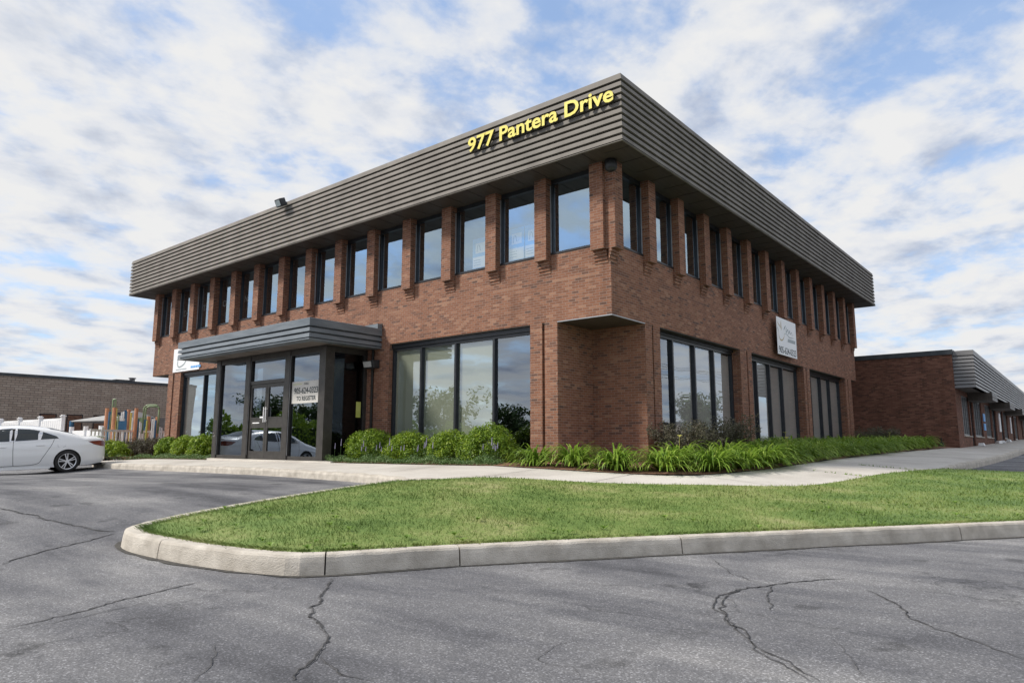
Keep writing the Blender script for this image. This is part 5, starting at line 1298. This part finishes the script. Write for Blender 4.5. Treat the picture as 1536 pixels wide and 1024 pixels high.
# ------------------------------------------------------------------ surroundings seen only in the window reflections
def tree(seed, h=8, r=3):
    random.seed(seed); T = thing('street_tree'); tr = MB(); tr.tube([(0, 0, -.3), (.1, 0, h*.3), (0, .1, h*.62)], [.22, .16, .08], 8); cl = []
    for i in range(9):
        a = random.uniform(0, 6.28); e = random.uniform(.2, 1.1); b = Vector((0, 0, h*random.uniform(.28, .5))); q = b+Vector((math.cos(a)*math.cos(e), math.sin(a)*math.cos(e), math.sin(e)))*r*random.uniform(.6, .95); tr.tube([b, (b+q)/2+Vector((0, 0, .2)), q], [.08, .05, .02], 5); cl.append(q)
    tr.build('trunk', M_BARK, T)
    L_ = [(Vector((random.gauss(0, .42)*r, random.gauss(0, .42)*r, h*(.42+random.uniform(-.38, .42)))), random.uniform(.6, 1.1)*r*.36) for _ in range(46)]+[(q, r*.3) for q in cl]
    def pf():
        c, rr = random.choice(L_); d = Vector((random.gauss(0, 1), random.gauss(0, 1), random.gauss(0, 1))).normalized(); return c+d*rr*random.uniform(.4, 1.1), d
    quad_cloud(5200, pf, .24).build('crown', M_TREE, T); return T
t1 = tree(1); t2 = tree(2, 9.5, 3.6)
random.seed(11)
ts = [(-44, -26), (-40, -34), (-34, -38), (-28, -43), (-20, -45), (-12, -52), (-50, -18), (-55, -28), (30, 38), (27, 46), (33, 54), (26, 62), (31, 72), (38, 30), (30, 86), (24, 30)]
for i, (x, y) in enumerate(ts):
    T = t1 if i == 0 else t2 if i == 1 else copy_tree((t1, t2)[i % 2])
    s = random.uniform(.62, .95); T.location = (x, y, zg(x, y)); s *= .8; T.scale = (s*1.2, s*1.2, s); T.rotation_euler = (0, 0, random.uniform(0, 6))
    tag(T, (ORD[i]+' leafy tree of the belt facing the front windows' if i < 8 else ORD[i-8]+' leafy tree of the belt facing the side windows'), 'tree', 'street trees mirrored in the windows')
def neighbours():
    o = (-20, -58, -1); T = thing('office_block', o, 'low dark office block across the road, mirrored in the front windows', 'building')
    w = MB(); w.box(-45, 12, -66, -58, -1.2, 3.2); child(w, 'wall', M_BRICK3, T, o); w = MB(); w.box(-45.2, 12.2, -66.2, -57.8, 3.2, 3.5); child(w, 'roof', M_DARKM, T, o)
    w = MB(); w.box(-12, -6, -63, -60, 3.5, 5); child(w, 'roof_unit', M_DARKM, T, o)
    o = (48, 60, -1); T = thing('storage_building', o, 'low pale building across the side road, mirrored in the side windows', 'building')
    w = MB(); w.box(48, 60, 20, 110, -1.2, 3.4); child(w, 'wall', M_BRICK3, T, o); w = MB(); w.box(47.8, 60.2, 19.8, 110.2, 3.4, 3.7); child(w, 'roof', M_DARKM, T, o)
    for i, (x, y) in enumerate(((26, 14), (26, 40), (24, 66))):
        T = thing('utility_pole', (x, y, zg(x, y)), ['nearest', 'middle', 'farthest'][i]+' wooden utility pole mirrored in the side windows', 'pole', 'utility poles along the side road')
        MB().tube([(0, 0, -.2), (0, 0, 10.5)], [.16, .11], 8).build('pole', M_BARK, T); b = MB(); b.box(-1.1, 1.1, -.06, .06, 9.3, 9.42); b.box(-.8, .8, -.06, .06, 8.4, 8.5); b.build('crossarm', M_BARK, T)
    for dx, z, wl in ((-1, 9.45, 'upper wire nearest the office'), (0, 9.45, 'upper middle wire'), (1, 9.45, 'upper wire farthest from the office'), (-.7, 8.5, 'lower wire nearest the office'), (.7, 8.5, 'lower wire farthest from the office')):
        m = MB(); pts = []
        for k in range(0, 41):
            y = -20+k*3.0; s = ((y-14) % 26)/26; pts.append((26+dx, y, zg(26, 10)+z-2.0*s*(1-s)))
        m.tube(pts, .02, 4, False); tag(m.build('overhead_wire', M_BLACK), wl+' strung between the utility poles', 'wire', 'overhead wires along the side road')
    T = thing('street_lamp', (-14, -34, -1.1), 'tall lamp post mirrored in the front windows', 'street lamp'); MB().tube([(0, 0, 0), (0, 0, 7.5)], [.1, .06], 8).build('pole', M_FASC2, T); b = MB(); b.box(-.1, 1.2, -.12, .12, 7.45, 7.6); b.build('lamp_head', M_FASC2, T)
neighbours()
def hedge():
    random.seed(9)
    def pf():
        y = random.uniform(-52, -10); h = 2.5+.5*math.sin(y*.9)+.3*math.sin(y*2.3); z = random.uniform(0, h); t = random.choice((-1, 1)); x = -37+t*(.9+random.gauss(0, .12)) if random.random() < .75 else -37+random.uniform(-.9, .9)
        if abs(x+37) < .8: z = h+random.gauss(0, .12)
        return Vector((x, y, z-1.15)), Vector((t, 0, .3)).normalized()
    o = (-37, -30, -1.2); T = thing('hedge', o, 'long clipped green hedge at the far side of the car park', 'hedge'); child(quad_cloud(16000, pf, .15), 'foliage', M_BOX, T, o)
    child(MB().box(-37.5, -36.5, -51.5, -10.5, -1.4, 1.1), 'core', M_TREE, T, o)
hedge()

# ------------------------------------------------------------------ lift everything so the road at the kerb is z = 0
bpy.context.view_layer.update()
for o in list(SC.objects):
    if o.parent is None: o.location.z += 1.0
for me in list(bpy.data.meshes):
    if me.users == 0: bpy.data.meshes.remove(me)
